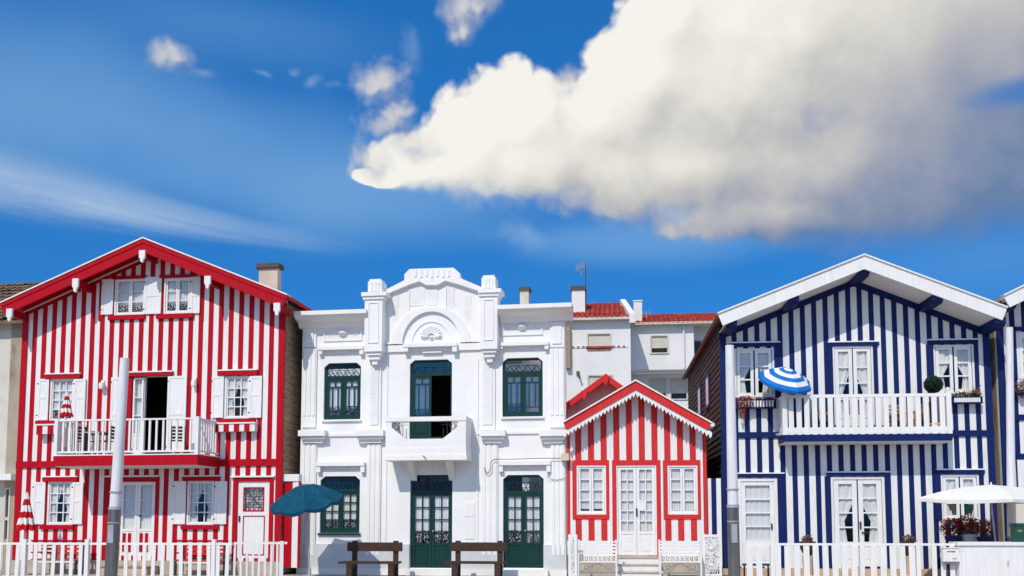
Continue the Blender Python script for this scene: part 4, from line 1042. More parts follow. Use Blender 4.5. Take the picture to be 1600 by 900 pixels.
def ornate_bench(px0, px1, Y, lab):
    a = W(px0, 880, Y); b = W(px1, 880, Y); w = (b.x - a.x); t = thing('iron_bench', lab, 'bench', (a.x, Y, 0), math.radians(-1.5), 'white ornate benches before the cottage')
    zt = W(px0, 846, Y).z; z1 = W(px0, 867, Y).z; zs = W(px0, 877, Y).z
    n = 5
    for i in range(n):
        z = z1 + (zt - z1) * i / (n - 1); ubox('back_slat', 'white', t, .03, w - .03, -.02, .005, z - .028, z + .028 if i < n - 1 else z + .01)
    for i in range(4): ubox('seat_slat', 'white', t, .03, w - .03, -.42 + .1 * i, -.34 + .1 * i, zs - .02, zs + .01)
    mb = MB()
    k = 8
    for i in range(k):
        u = .1 + (w - .2) * (i + .5) / k; mb.tube([(u + .04 * math.cos(q * .9), -.01, zs + .08 + .05 * math.sin(q * .9)) for q in range(7)], .012, 5)
    for i in range(k + 1): mb.rod((.06 + (w - .12) * i / k, -.01, zs + .0), (.06 + (w - .12) * i / k, -.01, z1), .014, n=5)
    mb.build('scrollwork', 'white', t)
    for e in (.03, w - .03):
        f = MB(); f.rod((e, .0, 0), (e, .02, zt + .05), .03, n=6); f.rod((e, -.42, 0), (e, -.42, zs + .22), .03, n=6); f.rod((e, -.44, zs + .22), (e, .01, zs + .24), .03, n=6)
        f.tube([(e, -.2 + .12 * math.cos(q * .8), zs + .1 + .08 * math.sin(q * .8)) for q in range(8)], .014, 5)
        f.build('side_frame', 'white', t)
    f = MB(); zl = .16
    f.rod((.03, -.02, zl), (w - .03, -.02, zl), .022, n=6); f.rod((.03, -.02, zl), (w * .5, -.02, zs - .05), .016, n=6); f.rod((w - .03, -.02, zl), (w * .5, -.02, zs - .05), .016, n=6)
    f.rod((.03, -.03, zs - .03), (w - .03, -.03, zs - .03), .03, n=6)
    for c in (.25, .75): f.tube([(w * c + (.03 + .012 * q) * math.cos(q * .7), -.02, (zl + zs) / 2 + (.03 + .009 * q) * math.sin(q * .7)) for q in range(11)], .012, 5)
    f.build('apron_scroll', 'white', t)
ornate_bench(903, 965, 27.0, 'white slatted iron bench with scrollwork to the left of the cottage steps')
ornate_bench(1029, 1095, 27.0, 'white slatted iron bench with scrollwork to the right of the cottage steps')
def lattice_panel(px0, px1, py, Y, ry, lab, seed):
    a = W(px0, 890, Y); b = W(px1, 890, Y); w = b.x - a.x; h = W(px0, py, Y).z; r = random.Random(seed)
    t = thing('lattice_gate', lab, 'gate', (a.x, Y, 0), ry)
    ubox('post', 'white', t, 0, .07, -.04, .03, 0, h); ubox('post', 'white', t, w - .07, w, -.04, .03, 0, h); ubox('rail', 'white', t, .07, w - .07, -.03, .02, h - .09, h - .02); ubox('rail', 'white', t, .07, w - .07, -.03, .02, .08, .14)
    mb = MB(); n = int(60 * w * h / .5)
    for i in range(n):
        u = r.uniform(.08, w - .08); z = r.uniform(.16, h - .10); q0 = r.uniform(0, 6); s = r.uniform(.035, .075); e = r.choice((-1, 1)); a = r.uniform(.8, 1.5)
        mb.tube([(u + s * math.cos(q0 + e * q * .75) * (1 - .08 * q), -.012 + .012 * math.sin(q + q0), z + s * a * math.sin(q0 + e * q * .75) * (1 - .08 * q)) for q in range(9)], r.uniform(.010, .019), 4)
    for i in range(int(n * 1.2)):
        u = r.uniform(.08, w - .08); z = r.uniform(.16, h - .10); mb.leaves((u, -.02, z), (.03, .012, .04), 2, .045, r)
    for k in range(3): mb.rod((.05 + (w - .1) * (k + .5) / 3, -.01, .14), (.05 + (w - .1) * (k + .5) / 3, -.01, h - .09), .011, n=5)
    mb.build('scrollwork', 'white', t)
lattice_panel(889, 903, 835, 26.6, math.radians(-18), 'narrow white wrought iron panel at the left of the cottage', 3)
lattice_panel(1098, 1128, 834, 26.9, math.radians(-2), 'broad white lace-like iron gate between the cottage and the blue house', 5)
def passage2():
    F = Frame(1112, 860, 28.05, -1.5)
    R = F.root('blue_passage_wall', 'narrow blue and white boarded passage wall between the cottage and the blue house', 'wall')
    xs = [1106, 1111.8, 1119.5, 1127]; cols = ['white', 'blue', 'white']
    for i, (x0, x1) in enumerate(zip(xs, xs[1:])):
        r = F.rect(x0, x1, 747.5, 843); box('plank', cols[i], R, r[0] + .001, r[1] - .001, -.02 - .01 * (i % 2), .05, .3, r[3])
    return F
passage2()
# ================================================================== red gable behind the cottage
def back_gable():
    F = Frame(947, 800, 36, -3)
    R = F.root('rear_house', 'shaded house with a red gable edge and pendants just behind the small cottage', 'house')
    topf, A, Lp, Rp = gable(R, F, (946.5, 583), (868, 641), (1012, 630), .5, .08, 6, 'chimney', 'lred', .22, 'lred', mould=False, edge=False)
    wall_obj('wall', 'chimney', R, Lp.x + .4, Rp.x - .4, 0, topf, [], 0, .2, [A.x])
    wall_obj('back_wall', 'chimney', R, Lp.x + .4, Rp.x - .4, 0, topf, [], 5.7, 5.9, [A.x])
    box('side_wall', 'chimney', R, Lp.x + .401, Lp.x + .6, .2, 5.69, 0, topf(Lp.x + .4) - .02); box('side_wall', 'chimney', R, Rp.x - .6, Rp.x - .401, .2, 5.69, 0, topf(Rp.x - .4) - .02)
    for x, y0, y1 in ((946.5, 594, 604), (913, 616, 627)):
        u, z1 = F.at(x, y0, .55); z0 = F.z(x, y1, .55); MB().prism([(u - .12, z1 + .12), (u + .12, z1 + .12), (u + .08, z1 - .05), (u, z0), (u - .08, z1 - .05)], -.63, -.552).build('pendant', 'lred', R)
back_gable()
# ================================================================== apartment blocks far behind
def roof_tiles(parent, F, px0, px1, py_e, py_r, off_r, pitch=.24, rows=.36, trim_l=None, cut=None):
    """barrel tiled slope from the eave (off 0) to the ridge, set back by off_r"""
    u0, ze = F.at(px0, py_e, .35); u1, _ = F.at(px1, py_e, .35); zr = F.z((px0 + px1) / 2, py_r, -off_r)
    dy = off_r + .35; dz = zr - ze; L = math.hypot(dy, dz); n = int(round((u1 - u0) / pitch)); m = int(round(L / rows)); mb = MB()
    ry, rz = dy / L, dz / L; ny, nz = -rz, ry
    for i in range(n):
        for j in range(m):
            w = pitch / 2 * rng.uniform(.96, 1.04); u = u0 + pitch * (i + .5); s0, s1 = L * j / m - .03, L * (j + 1) / m
            jit = rng.uniform(-.008, .008); vs = []
            if cut and u > u1 - cut * (j + .5) / m: continue
            for (s, lift, ww) in ((s0, .045 + jit, w), (s1, .0, w * .86)):
                for k in range(6):
                    a = math.pi * k / 5; hh = math.sin(a) * .055 + lift
                    vs.append((u - math.cos(a) * ww, -.35 + ry * s + ny * hh, ze + rz * s + nz * hh))
            mb.add(vs, [(k, k + 1, k + 7, k + 6) for k in range(5)] + [(5, 4, 3, 2, 1, 0)])
    c = cut or 0
    mb.add([(u0, -.35, ze), (u1, -.35, ze), (u1 - c, off_r, zr), (u0, off_r, zr)], [(0, 1, 2, 3)])
    o = mb.build('roof_tiles', 'tile', parent, kind='stuff')
    return u0, u1, ze, zr
def flats():
    # left block
    F = Frame(985, 800, 46, -2)
    R = F.root('apartment_block', 'white apartment block with red tiled roof and a decorative tile band, left of the pair', 'building', 'apartment blocks behind the houses')
    uL, uR = F.u(840, 560), F.u(985.5, 560); ze = F.z(930, 500)
    ops = [F.rect(918, 954, 521, 541), F.rect(919, 957, 586, 606)]
    wall_obj('wall', 'apart', R, uL, uR, 0, lambda u: ze, ops, 0, .25); 
    box('side_wall', 'apart', R, uR - .25, uR - .002, .25, 9, 0, ze - .01); box('side_wall', 'apart', R, uL + .002, uL + .25, .25, 9, 0, ze - .01); box('back_wall', 'apart', R, uL, uR, 9, 9.2, 0, ze)
    u0, u1, e, rz_ = roof_tiles(R, F, 842, 983, 500, 475, 3.6, cut=.42)
    box('eave', 'chimney', R, uL, F.u(985, 500), -.40, .2, ze - .06, ze + .07)
    # white coping along the slanting right edge, gable wall below it
    c = MB(); a0 = Vector((u1 + .02, -.45, e)); a1 = Vector((u1 - .40, 3.6, rz_)); wv = Vector((.26, 0, 0)); hv = Vector((0, 0, .20)); dn = Vector((0, 0, -.25))
    c.add([a0 + dn, a0 + wv + dn, a0 + wv + hv, a0 + hv, a1 + dn, a1 + wv + dn, a1 + wv + hv, a1 + hv], [(0, 1, 2, 3), (7, 6, 5, 4), (0, 4, 5, 1), (1, 5, 6, 2), (2, 6, 7, 3), (3, 7, 4, 0)])
    c.build('gable_coping', 'apart', R)
    MB().prism_x([(.26, e - .2), (7.2, e - .2), (3.7, rz_ - .2)], u1 - .5, u1 - .45).build('gable_wall', 'apart', R)
    for k, r in enumerate(ops):
        w = MB().box(r[0] - .05, r[0] + .03, -.03, .12, r[2], r[3]).box(r[1] - .03, r[1] + .05, -.03, .12, r[2], r[3]).box(r[0] + .03, r[1] - .03, -.03, .12, r[3] - .04, r[3] + .03).build('window', 'shade', R)
        nn = 7
        for i in range(nn): ubox('shutter_slat', 'shade', w, r[0] + .03, r[1] - .03, .05 + .005 * (i % 2), .08, r[2] + (r[3] - r[2]) * i / nn + .004, r[2] + (r[3] - r[2]) * (i + 1) / nn)
        q = F.rect(917, 955, 541, 543); box('window_sill', 'apart' if k else 'tile', w, r[0] - .08, r[1] + .08, -.10, .05, r[2] - .09, r[2] - .002)
    q = F.rect(894, 981, 540.5, 543.5)
    n = 22
    for i in range(n):
        a = q[0] + (q[1] - q[0]) * i / n
        if ops[0][0] - .1 < a < ops[0][1] + .05: continue
        ubox('band_tile', ('bandtile', 'apart')[i % 2], R, a, a + (q[1] - q[0]) / n - .01, -.03, -.0005, q[2], q[3])
    for i in range(7):
        a = ops[0][0] + (ops[0][1] - ops[0][0]) * i / 7; ubox('band_tile', 'bandtile', R, a, a + (ops[0][1] - ops[0][0]) / 7 - .01, -.03, -.0005, q[2] - .15, q[3] - .1)
    u, z = F.at(903, 583, .1); MB().box(u - .07, u + .07, -.1, 0, z - .1, z + .1).rod((u, -.1, z), (u + .1, -.35, z - .25), .05, n=6).build('wall_lamp', 'cap', R)
    q = F.rect(894, 914.5, 455, 500, -1.5); c = MB().box(q[0], q[1], 1.2, 1.9, ze - .2, q[3]).build('chimney', 'apart', R); q2 = F.rect(892, 916, 449.5, 455, -1.5); box('chimney_cap', 'cap', c, q2[0], q2[1], 1.12, 1.98, q2[2], q2[3])
    # shabby strip and lean-to at its left edge
    q = F.rect(884, 891, 509, 575, .3)
    box('brick_strip', 'shinglel', R, q[0], q[1], -.3, -.001, q[2], q[3])
    an = thing('tv_antenna', 'thin rooftop television antenna beside the big white chimney', 'antenna', F.w(F.u(915.5, 500, -1.4), 1.4 + .0, F.z(915.5, 497, -1.4)), F.a)
    zt = F.z(915.5, 411, -1.4) - F.z(915.5, 497, -1.4)
    MB().rod((0, 0, -.2), (0, 0, zt), .028, n=6).build('mast', 'cap', an)
    g = MB()
    for k in range(6): g.rod((-.46 + .08 * k, -.02, zt - .24 + .03 * k - .17), (-.42 + .08 * k, -.02, zt - .24 + .03 * k + .17), .014, n=4)
    g.rod((-.52, 0, zt - .28), (.06, 0, zt - .10), .018, n=5); g.rod((-.3, 0, zt - .62), (-.02, 0, zt - .3), .014, n=4); g.rod((-.5, 0, zt - .12), (-.2, 0, zt - .5), .012, n=4)
    g.build('antenna_rods', 'alu', an)
    # right block
    F = Frame(1040, 800, 48, -2)
    R = F.root('apartment_block', 'white apartment block with red tiled roof, right of the pair beside the blue house roof', 'building', 'apartment blocks behind the houses')
    uL, uR = F.u(980, 560), F.u(1200, 560); ze = F.z(1050, 508); zl = F.z(1040, 577)
    w1 = F.rect(1017, 1043.5, 524, 551); w2 = F.rect(1086, 1098, 527, 548); w3 = F.rect(1016, 1042, 590, 622, -.8); w4 = F.rect(1048, 1074, 590, 622, -.8)
    rec = F.u(1084, 530)
    wall_obj('wall', 'apart', R, uL, rec, zl, lambda u: ze, [w1], 0, .25)
    wall_obj('wall', 'apart', R, rec + .001, uR, zl, lambda u: ze, [w2], .8, 1.05)
    box('wall_return', 'apart', R, rec - .2, rec - .002, .251, 1.04, zl, ze)
    box('overhang_soffit', 'apart', R, uL, rec, .001, 1.04, zl - .02, zl - .002)
    wall_obj('wall', 'apart', R, uL, uR, 0, lambda u: zl - .03, [w3, w4], 1.06, 1.3)
    box('side_wall', 'apart', R, uL + .002, uL + .2, .251, 9, 0, ze - .01); box('back_wall', 'apart', R, uL, uR, 9, 9.2, 0, ze - .01); box('side_wall', 'apart', R, uR - .2, uR - .002, 1.31, 9, 0, ze - .01)
    u0, u1, e, rz_ = roof_tiles(R, F, 986, 1150, 508, 491, 3.8)
    box('eave', 'chimney', R, uL, uR, -.40, .9, ze - .02, ze + .09)
    for r, yy in ((w1, 0), (w2, .8), (w3, 1.06), (w4, 1.06)):
        w = MB().box(r[0] - .05, r[0] + .03, yy - .03, yy + .12, r[2], r[3]).box(r[1] - .03, r[1] + .05, yy - .03, yy + .12, r[2], r[3]).box(r[0] + .03, r[1] - .03, yy - .03, yy + .12, r[3] - .04, r[3] + .03).box(r[0] - .05, r[1] + .05, yy - .06, yy + .12, r[2] - .06, r[2] - .002).build('window', 'shade', R)
        zz = r[2] + (r[3] - r[2]) * (.27 if r is not w2 else 1)
        nn = 8
        if r is not w2:
            for i in range(nn): ubox('shutter_slat', 'shade', w, r[0] + .03, r[1] - .03, yy + .05 + .005 * (i % 2), yy + .08, zz + (r[3] - zz) * i / nn + .004, zz + (r[3] - zz) * (i + 1) / nn)
        ubox('pane', 'glass', w, r[0] + .03, r[1] - .03, yy + .10, yy + .105, r[2], zz)
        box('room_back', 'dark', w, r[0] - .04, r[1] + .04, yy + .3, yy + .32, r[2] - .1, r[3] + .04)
    x = F.u(1068.5, 530, .1); MB().rod((x, -.08, zl), (x, -.08, ze), .05, n=8).build('drain_pipe', 'apart', R, smooth=True)
    q = F.rect(990, 1003, 473, 503, -1); c = MB().box(q[0], q[1], .7, 1.2, ze - .1, q[3]).build('chimney', 'apart', R); box('chimney_cap', 'apart', c, q[0] - .03, q[1] + .03, .66, 1.24, q[3] + .001, q[3] + .06)
    an = thing('tv_antenna', 'small low antenna on the right apartment roof beside the short white chimney', 'antenna', F.w(F.u(1010, 495, -2), 2, F.z(1010, 503, -2)), F.a)
    MB().rod((0, 0, -.3), (0, 0, .55), .025, n=6).rod((-.2, 0, .4), (.25, 0, .45), .016, n=4).rod((-.15, 0, .25), (-.15, 0, .55), .014, n=4).rod((.2, 0, .3), (.2, 0, .6), .014, n=4).build('antenna_rods', 'alu', an)
flats()
# ================================================================== blue and white striped house
def pot(name, lab, loc, r, h, m, rim=.02, group=None, cat='plant pot'):
    t = thing(name, lab, cat, loc, 0, group)
    MB().lathe([(r * .7, 0), (r, h * .9), (r + rim, h * .9), (r + rim, h), (r * .85, h), (r * .8, h * .8), (0, h * .8)], n=16).build('pot', m, t, smooth=False)
    return t
def flower_cluster(parent_t, c, rad, nl, nf, size, seed, leafm='leaf'):
    r = random.Random(seed)
    MB().leaves(c, rad, nl, size, r).build('leaves', leafm, parent_t)
    mb = MB()
    for _ in range(nf):
        d = Vector((r.gauss(0, 1), r.gauss(0, 1) - .5, r.gauss(0, 1) + .25)).normalized(); p = Vector(c) + Vector((d.x * rad[0], d.y * rad[1], d.z * rad[2])) * r.uniform(.75, 1.08)
        mb.leaves(p, (size * .8,) * 3, 9, size * .45, r)
    mb.build('blossoms', 'flower', parent_t)
def blue_house():
    F = Frame(1340, 870, 28.0, -1.0)
    R = F.root('striped_house', 'large blue and white striped house with white bargeboards and a white upper balcony', 'house', 'striped beach houses')
    OV = 1.2
    topf, A, Lp, Rp = gable(R, F, (1349.5, 398.5), (1121, 490), (1573, 481), OV, .10, 11, 'oldtile', 'white', .37, 'white', mould=False, drop=.27)
    brk = [A.x]
    uL, uR = F.u(1126.5, 600), F.u(1549, 640)
    pz = F.z(1340, 888.5)
    wl = F.rect(1147.7, 1209.8, 544.7, 621); wr = F.rect(1458.5, 1522, 539, 615.5); bd = F.rect(1302, 1365.4, 541, 684)
    gl = F.rect(1153.5, 1215.6, 747, 885); gd = F.rect(1299, 1383.5, 745, 885); gw = F.rect(1470, 1530, 741.7, 812)
    ops = [wl, wr, bd, gl, gd, gw]
    bz0, bz1 = F.z(1340, 683.5), F.z(1340, 674)
    wall_obj('wall', 'white', R, uL, uR, 0, topf, ops, 0, .2, brk)
    box('side_wall', 'shingle', R, uL + .03, uL + .2, .2, 10.5, 0, topf(uL) + .24); box('side_wall', 'oldwall', R, uR - .2, uR - .003, .2, 10.5, 0, topf(uR) - .02)
    house_box(R, uL, uR, 10.5, 0, 'white', topf=topf, brk=brk)
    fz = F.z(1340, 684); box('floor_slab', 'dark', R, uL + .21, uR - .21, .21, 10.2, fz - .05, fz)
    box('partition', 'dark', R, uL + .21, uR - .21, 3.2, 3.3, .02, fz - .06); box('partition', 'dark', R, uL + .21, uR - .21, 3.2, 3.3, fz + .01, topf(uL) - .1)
    # weatherboarded flank with a small blue window
    h0 = topf(uL) + .18; nb = 40
    for i in range(nb):
        z = .05 + h0 * i / nb; h = h0 / nb
        MB().prism([(uL + .03, z), (uL - .03, z), (uL - .005, z + h), (uL + .03, z + h)], .02 + rng.uniform(0, .01), 10.48).build('clapboard', 'shingle', R)
    za, zb = 5.15, 6.25
    for y0 in (2.6, 5.2):
        w = MB().box(uL - .07, uL + .0, y0, y0 + .12, za, zb).box(uL - .07, uL, y0 + .98, y0 + 1.1, za, zb).box(uL - .07, uL, y0 + .12, y0 + .98, za, za + .1).box(uL - .07, uL, y0 + .12, y0 + .98, zb - .1, zb).build('window', 'blue', R)
        for k in range(2): ubox('sash', 'white', w, uL - .055, uL - .012, y0 + .13 + .43 * k, y0 + .54 + .43 * k, za + .102, zb - .102)
    # boards
    pitch = 17.93; yref = 515; e = [uL, F.u(1133, yref)]
    for i in range(1, 23): c = 1128.6 + pitch * i; e += [F.u(c - 3.9, yref), F.u(c + 3.9, yref)]
    e += [F.u(1537.5, yref), uR]
    stripes(R, e, bz1, topf, ops, brk, 'blue'); stripes(R, e, pz, lambda u: bz0, ops, [], 'blue')
    cw = .16
    MB().prism([(uL - .03, pz), (uL + cw, pz), (uL + cw, topf(uL + cw)), (uL - .03, topf(uL - .03))], -.05, .0).build('corner_board', 'blue', R)
    MB().prism([(uR - cw, pz), (uR + .02, pz), (uR + .02, topf(uR)), (uR - cw, topf(uR - cw))], -.05, .0).build('corner_board', 'blue', R)
    box('floor_band', 'blue', R, uL - .04, uR + .03, -.06, -.001, bz0, bz1)
    box('plinth', 'terracotta', R, uL - .04, uR + .03, -.04, -.001, 0, pz)
    for s in (-1, 1):
        ee = uL if s < 0 else uR
        MB().prism([(A.x, topf(A.x)), (ee, topf(ee)), (ee, topf(ee) - .22), (A.x, topf(A.x) - .22)], -.055, -.024).build('rake_board', 'blue', R)
        # white boarded soffit under the overhang
        k = 6
        for i in range(k):
            y0 = -OV + .03 + (OV - .09) * i / k; y1 = -OV + .03 + (OV - .09) * (i + 1) / k - .008
            MB().prism([(A.x, topf(A.x) - .012), (ee + s * .03, topf(ee + s * .03) - .012), (ee + s * .03, topf(ee + s * .03) - .035), (A.x, topf(A.x) - .035)], y0, y1).build('soffit_board', 'white', R)
    for px in (1142, 1239, 1350, 1463, 1559):
        u = F.u(px, 460, OV * .9); zt = topf(u) - .04
        MB().prism_x([(-OV + .02, zt + .10), (.1, zt + .10), (.1, zt - .15), (-OV + .16, zt - .15), (-OV + .02, zt - .07)], u - .145, u + .145).build('purlin', 'blue', R)
    # openings
    def surround(r, x0, x1, y0, y1, both=True, left=None, right=None):
        q = F.rect(x0, x1, y0, y1); box('head_board', 'blue', R, q[0], q[1], -.07, -.001, q[2], q[3]); box('drip_ledge', 'white', R, q[0] - .02, q[1] + .02, -.10, -.001, q[3] + .001, q[3] + .035)
        for e_ in (left, right):
            if e_: a, b = sorted(e_); box('jamb_board', 'blue', R, a, b, -.055, -.0012, r[2] - .02, q[2] - .001)
    surround(wl, 1139, 1217, 536.5, 542, left=None, right=(wl[1], wl[1] + .14)); surround(wr, 1449, 1527, 532, 538, left=(wr[0] - .19, wr[0]), right=(wr[1], wr[1] + .11))
    surround(bd, 1294, 1372, 535.5, 541, left=(bd[0] - .13, bd[0]), right=(bd[1], bd[1] + .12))
    surround(gl, 1152, 1224, 740.5, 746, right=(gl[1], gl[1] + .16)); surround(gd, 1291, 1390, 738.5, 744, left=(gd[0] - .16, gd[0]), right=(gd[1], gd[1] + .17)); surround(gw, 1463, 1537, 734.5, 741, left=(gw[0] - .18, gw[0]), right=(gw[1], gw[1] + .12))
    for r in (wl, wr): 
        w = casement(R, r, 2, 1, 3, fw=.05, sw=.085, mw=.04, cur='halves', gap_m='blue', gap=.022)
    w = casement(R, bd, 2, 1, 4, fw=.05, sw=.10, mw=.04, cur='halves', gap_m='blue', gap=.015, name='door', kick=.55)
    w = casement(R, gl, 1, 1, 4, fw=.09, sw=.12, mw=.05, cur='plain', name='door', kick=.62, depth=.05); MB().box(gl[1] - .20, gl[1] - .16, -.05, 0, F.z(1210, 827), F.z(1210, 818)).build('handle', 'iron', w)
    w = casement(R, gd, 2, 1, 4, fw=.07, sw=.13, mw=.04, cur='halves', name='door', kick=.55, gap_m='blue', gap=.018)
    um = (gd[0] + gd[1]) / 2; MB().box(um + .03, um + .07, -.05, 0, F.z(1345, 826), F.z(1345, 815)).box(um + .07, um + .26, -.05, -.03, F.z(1350, 833), F.z(1350, 831)).build('handle', 'iron', w)
    casement(R, gw, 2, 1, 3, fw=.05, sw=.08, mw=.04, cur='halves', gap_m='blue', gap=.02)
    # slatted flower boxes
    for (x0, x1, y0, y1) in ((1150, 1213, 624, 637.5), (1487, 1535.5, 619.5, 630)):
        a, b, c, d = F.rect(x0, x1, y0, y1, .25); bx = MB().box(a, b, -.25, -.02, c, c + .03).box(a, b, -.27, -.23, d - .03, d).box(a, b, -.27, -.23, c - .01, c + .03).box(a, a + .04, -.25, -.02, c + .03, d - .03).box(b - .04, b, -.25, -.02, c + .03, d - .03).box(a + .04, b - .04, -.20, -.06, c + .031, d - .06).build('flower_box', 'blue', R)
        k = 12
        for i in range(k): u = a + .06 + (b - a - .12) * (i + .5) / k; ubox('slat', 'white', bx, u - .024, u + .024, -.262, -.236, c + .031, d - .031)
    # balcony
    DB = .9
    f0, f1, z0_, z1_ = F.rect(1224, 1488.5, 678.5, 689, DB)
    B = MB().box(f0, f1, -DB, -.062, z0_, z1_).build('balcony', 'blue', R)
    box('soffit', 'white', B, f0 + .05, f1 - .05, -DB + .04, -.1, z0_ - .04, z0_ - .001)
    zt = F.z(1350, 615.5, DB); zr = F.z(1350, 620.5, DB); zb0 = F.z(1350, 677.5, DB); zb1 = F.z(1350, 667, DB)
    for u in (f0 + .06, f1 - .06):
        p = box('post', 'white', B, u - .065, u + .065, -DB, -DB + .13, z1_ + .001, zt + .06)
        MB().lathe([(0, .10), (.05, .08), (.065, .04), (.05, 0), (.0, -.01)], (u, -DB + .065, zt + .07), 10).build('finial', 'white', p, smooth=True)
    box('rail', 'white', B, f0 + .126, f1 - .126, -DB + .02, -DB + .12, zr, zt); box('rail', 'white', B, f0 + .126, f1 - .126, -DB + .04, -DB + .09, zb0 + .0, zb1)
    k = 20; wdt = (f1 - f0 - .252) / k
    for i in range(k):
        u = f0 + .126 + wdt * (i + .5); ubox('baluster', 'white', B, u - wdt * .32, u + wdt * .32, -DB + .025, -DB + .055, zb0 - .02, zr - .001)
    for u in (f0 + .06, f1 - .06):
        box('rail', 'white', B, u - .045, u + .045, -DB + .131, -.063, zr, zt); box('rail', 'white', B, u - .025, u + .025, -DB + .131, -.063, zb0, zb1)
        for i in range(4):
            y = -DB + .131 + (DB - .2) * (i + .5) / 4; ubox('baluster', 'white', B, u - .03, u - .004, y - .06, y + .06, zb0 - .02, zr - .001)
    zf = z1_
    chair(F.w(F.u(1285, 660, .5), -.45, zf), F.a + 1.5, 'oak', 'light wooden chair on the blue house balcony left of the balcony door', 'wooden chairs on balconies')
    chair(F.w(F.u(1398, 660, .5), -.45, zf), F.a - .3, 'oak', 'light wooden chair on the blue house balcony just right of the balcony door', 'wooden chairs on balconies')
    chair(F.w(F.u(1436, 660, .5), -.45, zf), F.a - 1.4, 'oak', 'light wooden chair nearest the clipped topiary ball on the blue house balcony', 'wooden chairs on balconies')
    # topiary
    u, z = F.at(1459, 600.5, .75); t = thing('topiary_ball', 'round clipped dark green topiary ball standing at the right end of the blue balcony', 'plant', F.w(u, -.72, zf), 0)
    hz = z - zf; MB().lathe([(.10, 0), (.15, .26), (.17, .26), (.17, .3), (.0, .28)], n=14).build('pot', 'terracotta', t); MB().rod((0, 0, .25), (0, 0, hz), .025, n=6).build('trunk', 'bench', t)
    mb = MB(); r = random.Random(4); mb.leaves((0, 0, hz), (.245, .245, .235), 2600, .030, r, shell=.86); mb.lathe([(0, -.2)] + [(.205 * math.cos(a), .205 * math.sin(a)) for a in [(-80 + 20 * q) * math.pi / 180 for q in range(9)]] + [(0, .2)], (0, 0, hz), 14); mb.build('crown', 'topiary', t)
    # flowers in the boxes
    u, z = F.at(1163, 630, .25); t = thing('geranium', 'red geranium spilling over the left end of the left flower box on the blue house', 'flowers', F.w(u, -.15, z), 0, 'red geraniums on the blue houses')
    flower_cluster(t, (.02, -.10, .02), (.26, .14, .20), 240, 95, .035, 5); flower_cluster(t, (-.06, -.13, -.26), (.10, .06, .20), 80, 45, .03, 6)
    u, z = F.at(1192, 624, .25); t = thing('geranium', 'sparse red geranium in the right part of the left flower box on the blue house', 'flowers', F.w(u, -.12, z), 0, 'red geraniums on the blue houses')
    flower_cluster(t, (.05, -.03, .0), (.36, .08, .06), 150, 12, .035, 8, 'dryleaf')
    u, z = F.at(1511, 617, .25); t = thing('dried_plants', 'withered brown plants in the right flower box of the blue house', 'plant', F.w(u, -.14, z), 0)
    r = random.Random(9); mb = MB(); mb.leaves((0, 0, .02), (.42, .07, .07), 200, .04, r); mb.leaves((.28, 0, .05), (.14, .08, .10), 130, .05, r)
    for i in range(9): mb.tube([(r.uniform(-.4, .4), 0, 0), (r.uniform(-.4, .42), r.uniform(-.05, .05), r.uniform(.1, .25))], .006, 4)
    mb.rod((.2, 0, .02), (.42, -.02, .28), .010, n=4); mb.build('stems', 'dryleaf', t); 
    # ground floor window flowers
    for k, (px, py, rx, rz, nl, nf, lab) in enumerate(((1489, 825, .34, .28, 420, 110, 'red geranium planter under the left half of the ground floor window'), (1511, 822, .33, .30, 420, 115, 'red geranium planter in the middle below the white parasol'), (1539, 826, .28, .27, 300, 85, 'red geranium planter at the right end near the parasol pole'))):
        u, z = F.at(px, py, .7); t = thing('geranium', lab, 'flowers', F.w(u, -.7, 0), 0, 'red geraniums on the blue houses')
        MB().lathe([(.14, 0), (.20, z - .3), (.22, z - .3), (.22, z - .22), (.0, z - .24)], n=14).build('pot', 'navycloth' if k != 1 else 'alu', t)
        flower_cluster(t, (0, 0, z), (rx, .22, rz), nl, nf, .045, 20 + k, 'dryleaf' if k == 1 else 'leaf')
    # dark vases in the ground floor window
    for px, lab in ((1488, 'dark vase standing on the sill in the left half of the ground floor window'), (1513, 'dark vase standing on the sill in the right half of the ground floor window')):
        u = F.u(px, 798, -.2); t = thing('window_vase', lab, 'vase', F.w(u, .17, F.z(px, 808, -.2)), 0, 'dark vases in the window')
        hz = F.z(px, 789, -.2) - F.z(px, 808, -.2)
        MB().lathe([(.09, 0), (.12, hz * .4), (.17, hz), (.15, hz), (.08, hz * .3), (0, .03)], n=14).build('bowl', 'greenbox' if px > 1500 else 'cap', t, smooth=True); MB().lathe([(.1, 0), (.1, .02), (0, .025)], n=12).build('foot', 'cap', t)
    # stone planters behind the fence
    for px, lab in ((1262, 'tall carved stone planter with a bush left of the blue house double door'), (1420, 'tall carved stone planter with a bush right of the blue house double door')):
        b = F.w(F.u(px, 860, .6), -.6, 0); zt_ = F.z(px, 846, .6); t = thing('stone_planter', lab, 'planter', b, .2, 'tall planters flanking the door')
        MB().lathe([(.17, 0), (.17, .06), (.12, .10), (.13, zt_ * .45), (.15, zt_ * .62)], n=12).build('pedestal', 'terracotta', t); MB().lathe([(.10, zt_ * .621), (.20, zt_ * .8), (.22, zt_), (.18, zt_), (0, zt_ - .05)], n=14).build('bowl', 'bench', t)
        r = random.Random(px); MB().leaves((0, 0, zt_ + .06), (.17, .15, .12), 190, .04, r).build('leaves', 'dryleaf', t)
    g = thing('garden_table', 'dark garden table with navy cloth behind the left end of the white picket fence', 'table', F.w(F.u(1185, 880, .9), -.9, 0), .1)
    box('table_top', 'navycloth', g, -.38, .38, -.28, .28, .36, .40)
    for sx in (-1, 1):
        for sy in (-1, 1): ubox('leg', 'iron', g, sx * .33 - .02, sx * .33 + .02, sy * .23 - .02, sy * .23 + .02, 0, .359)
    return F
FB = blue_house()
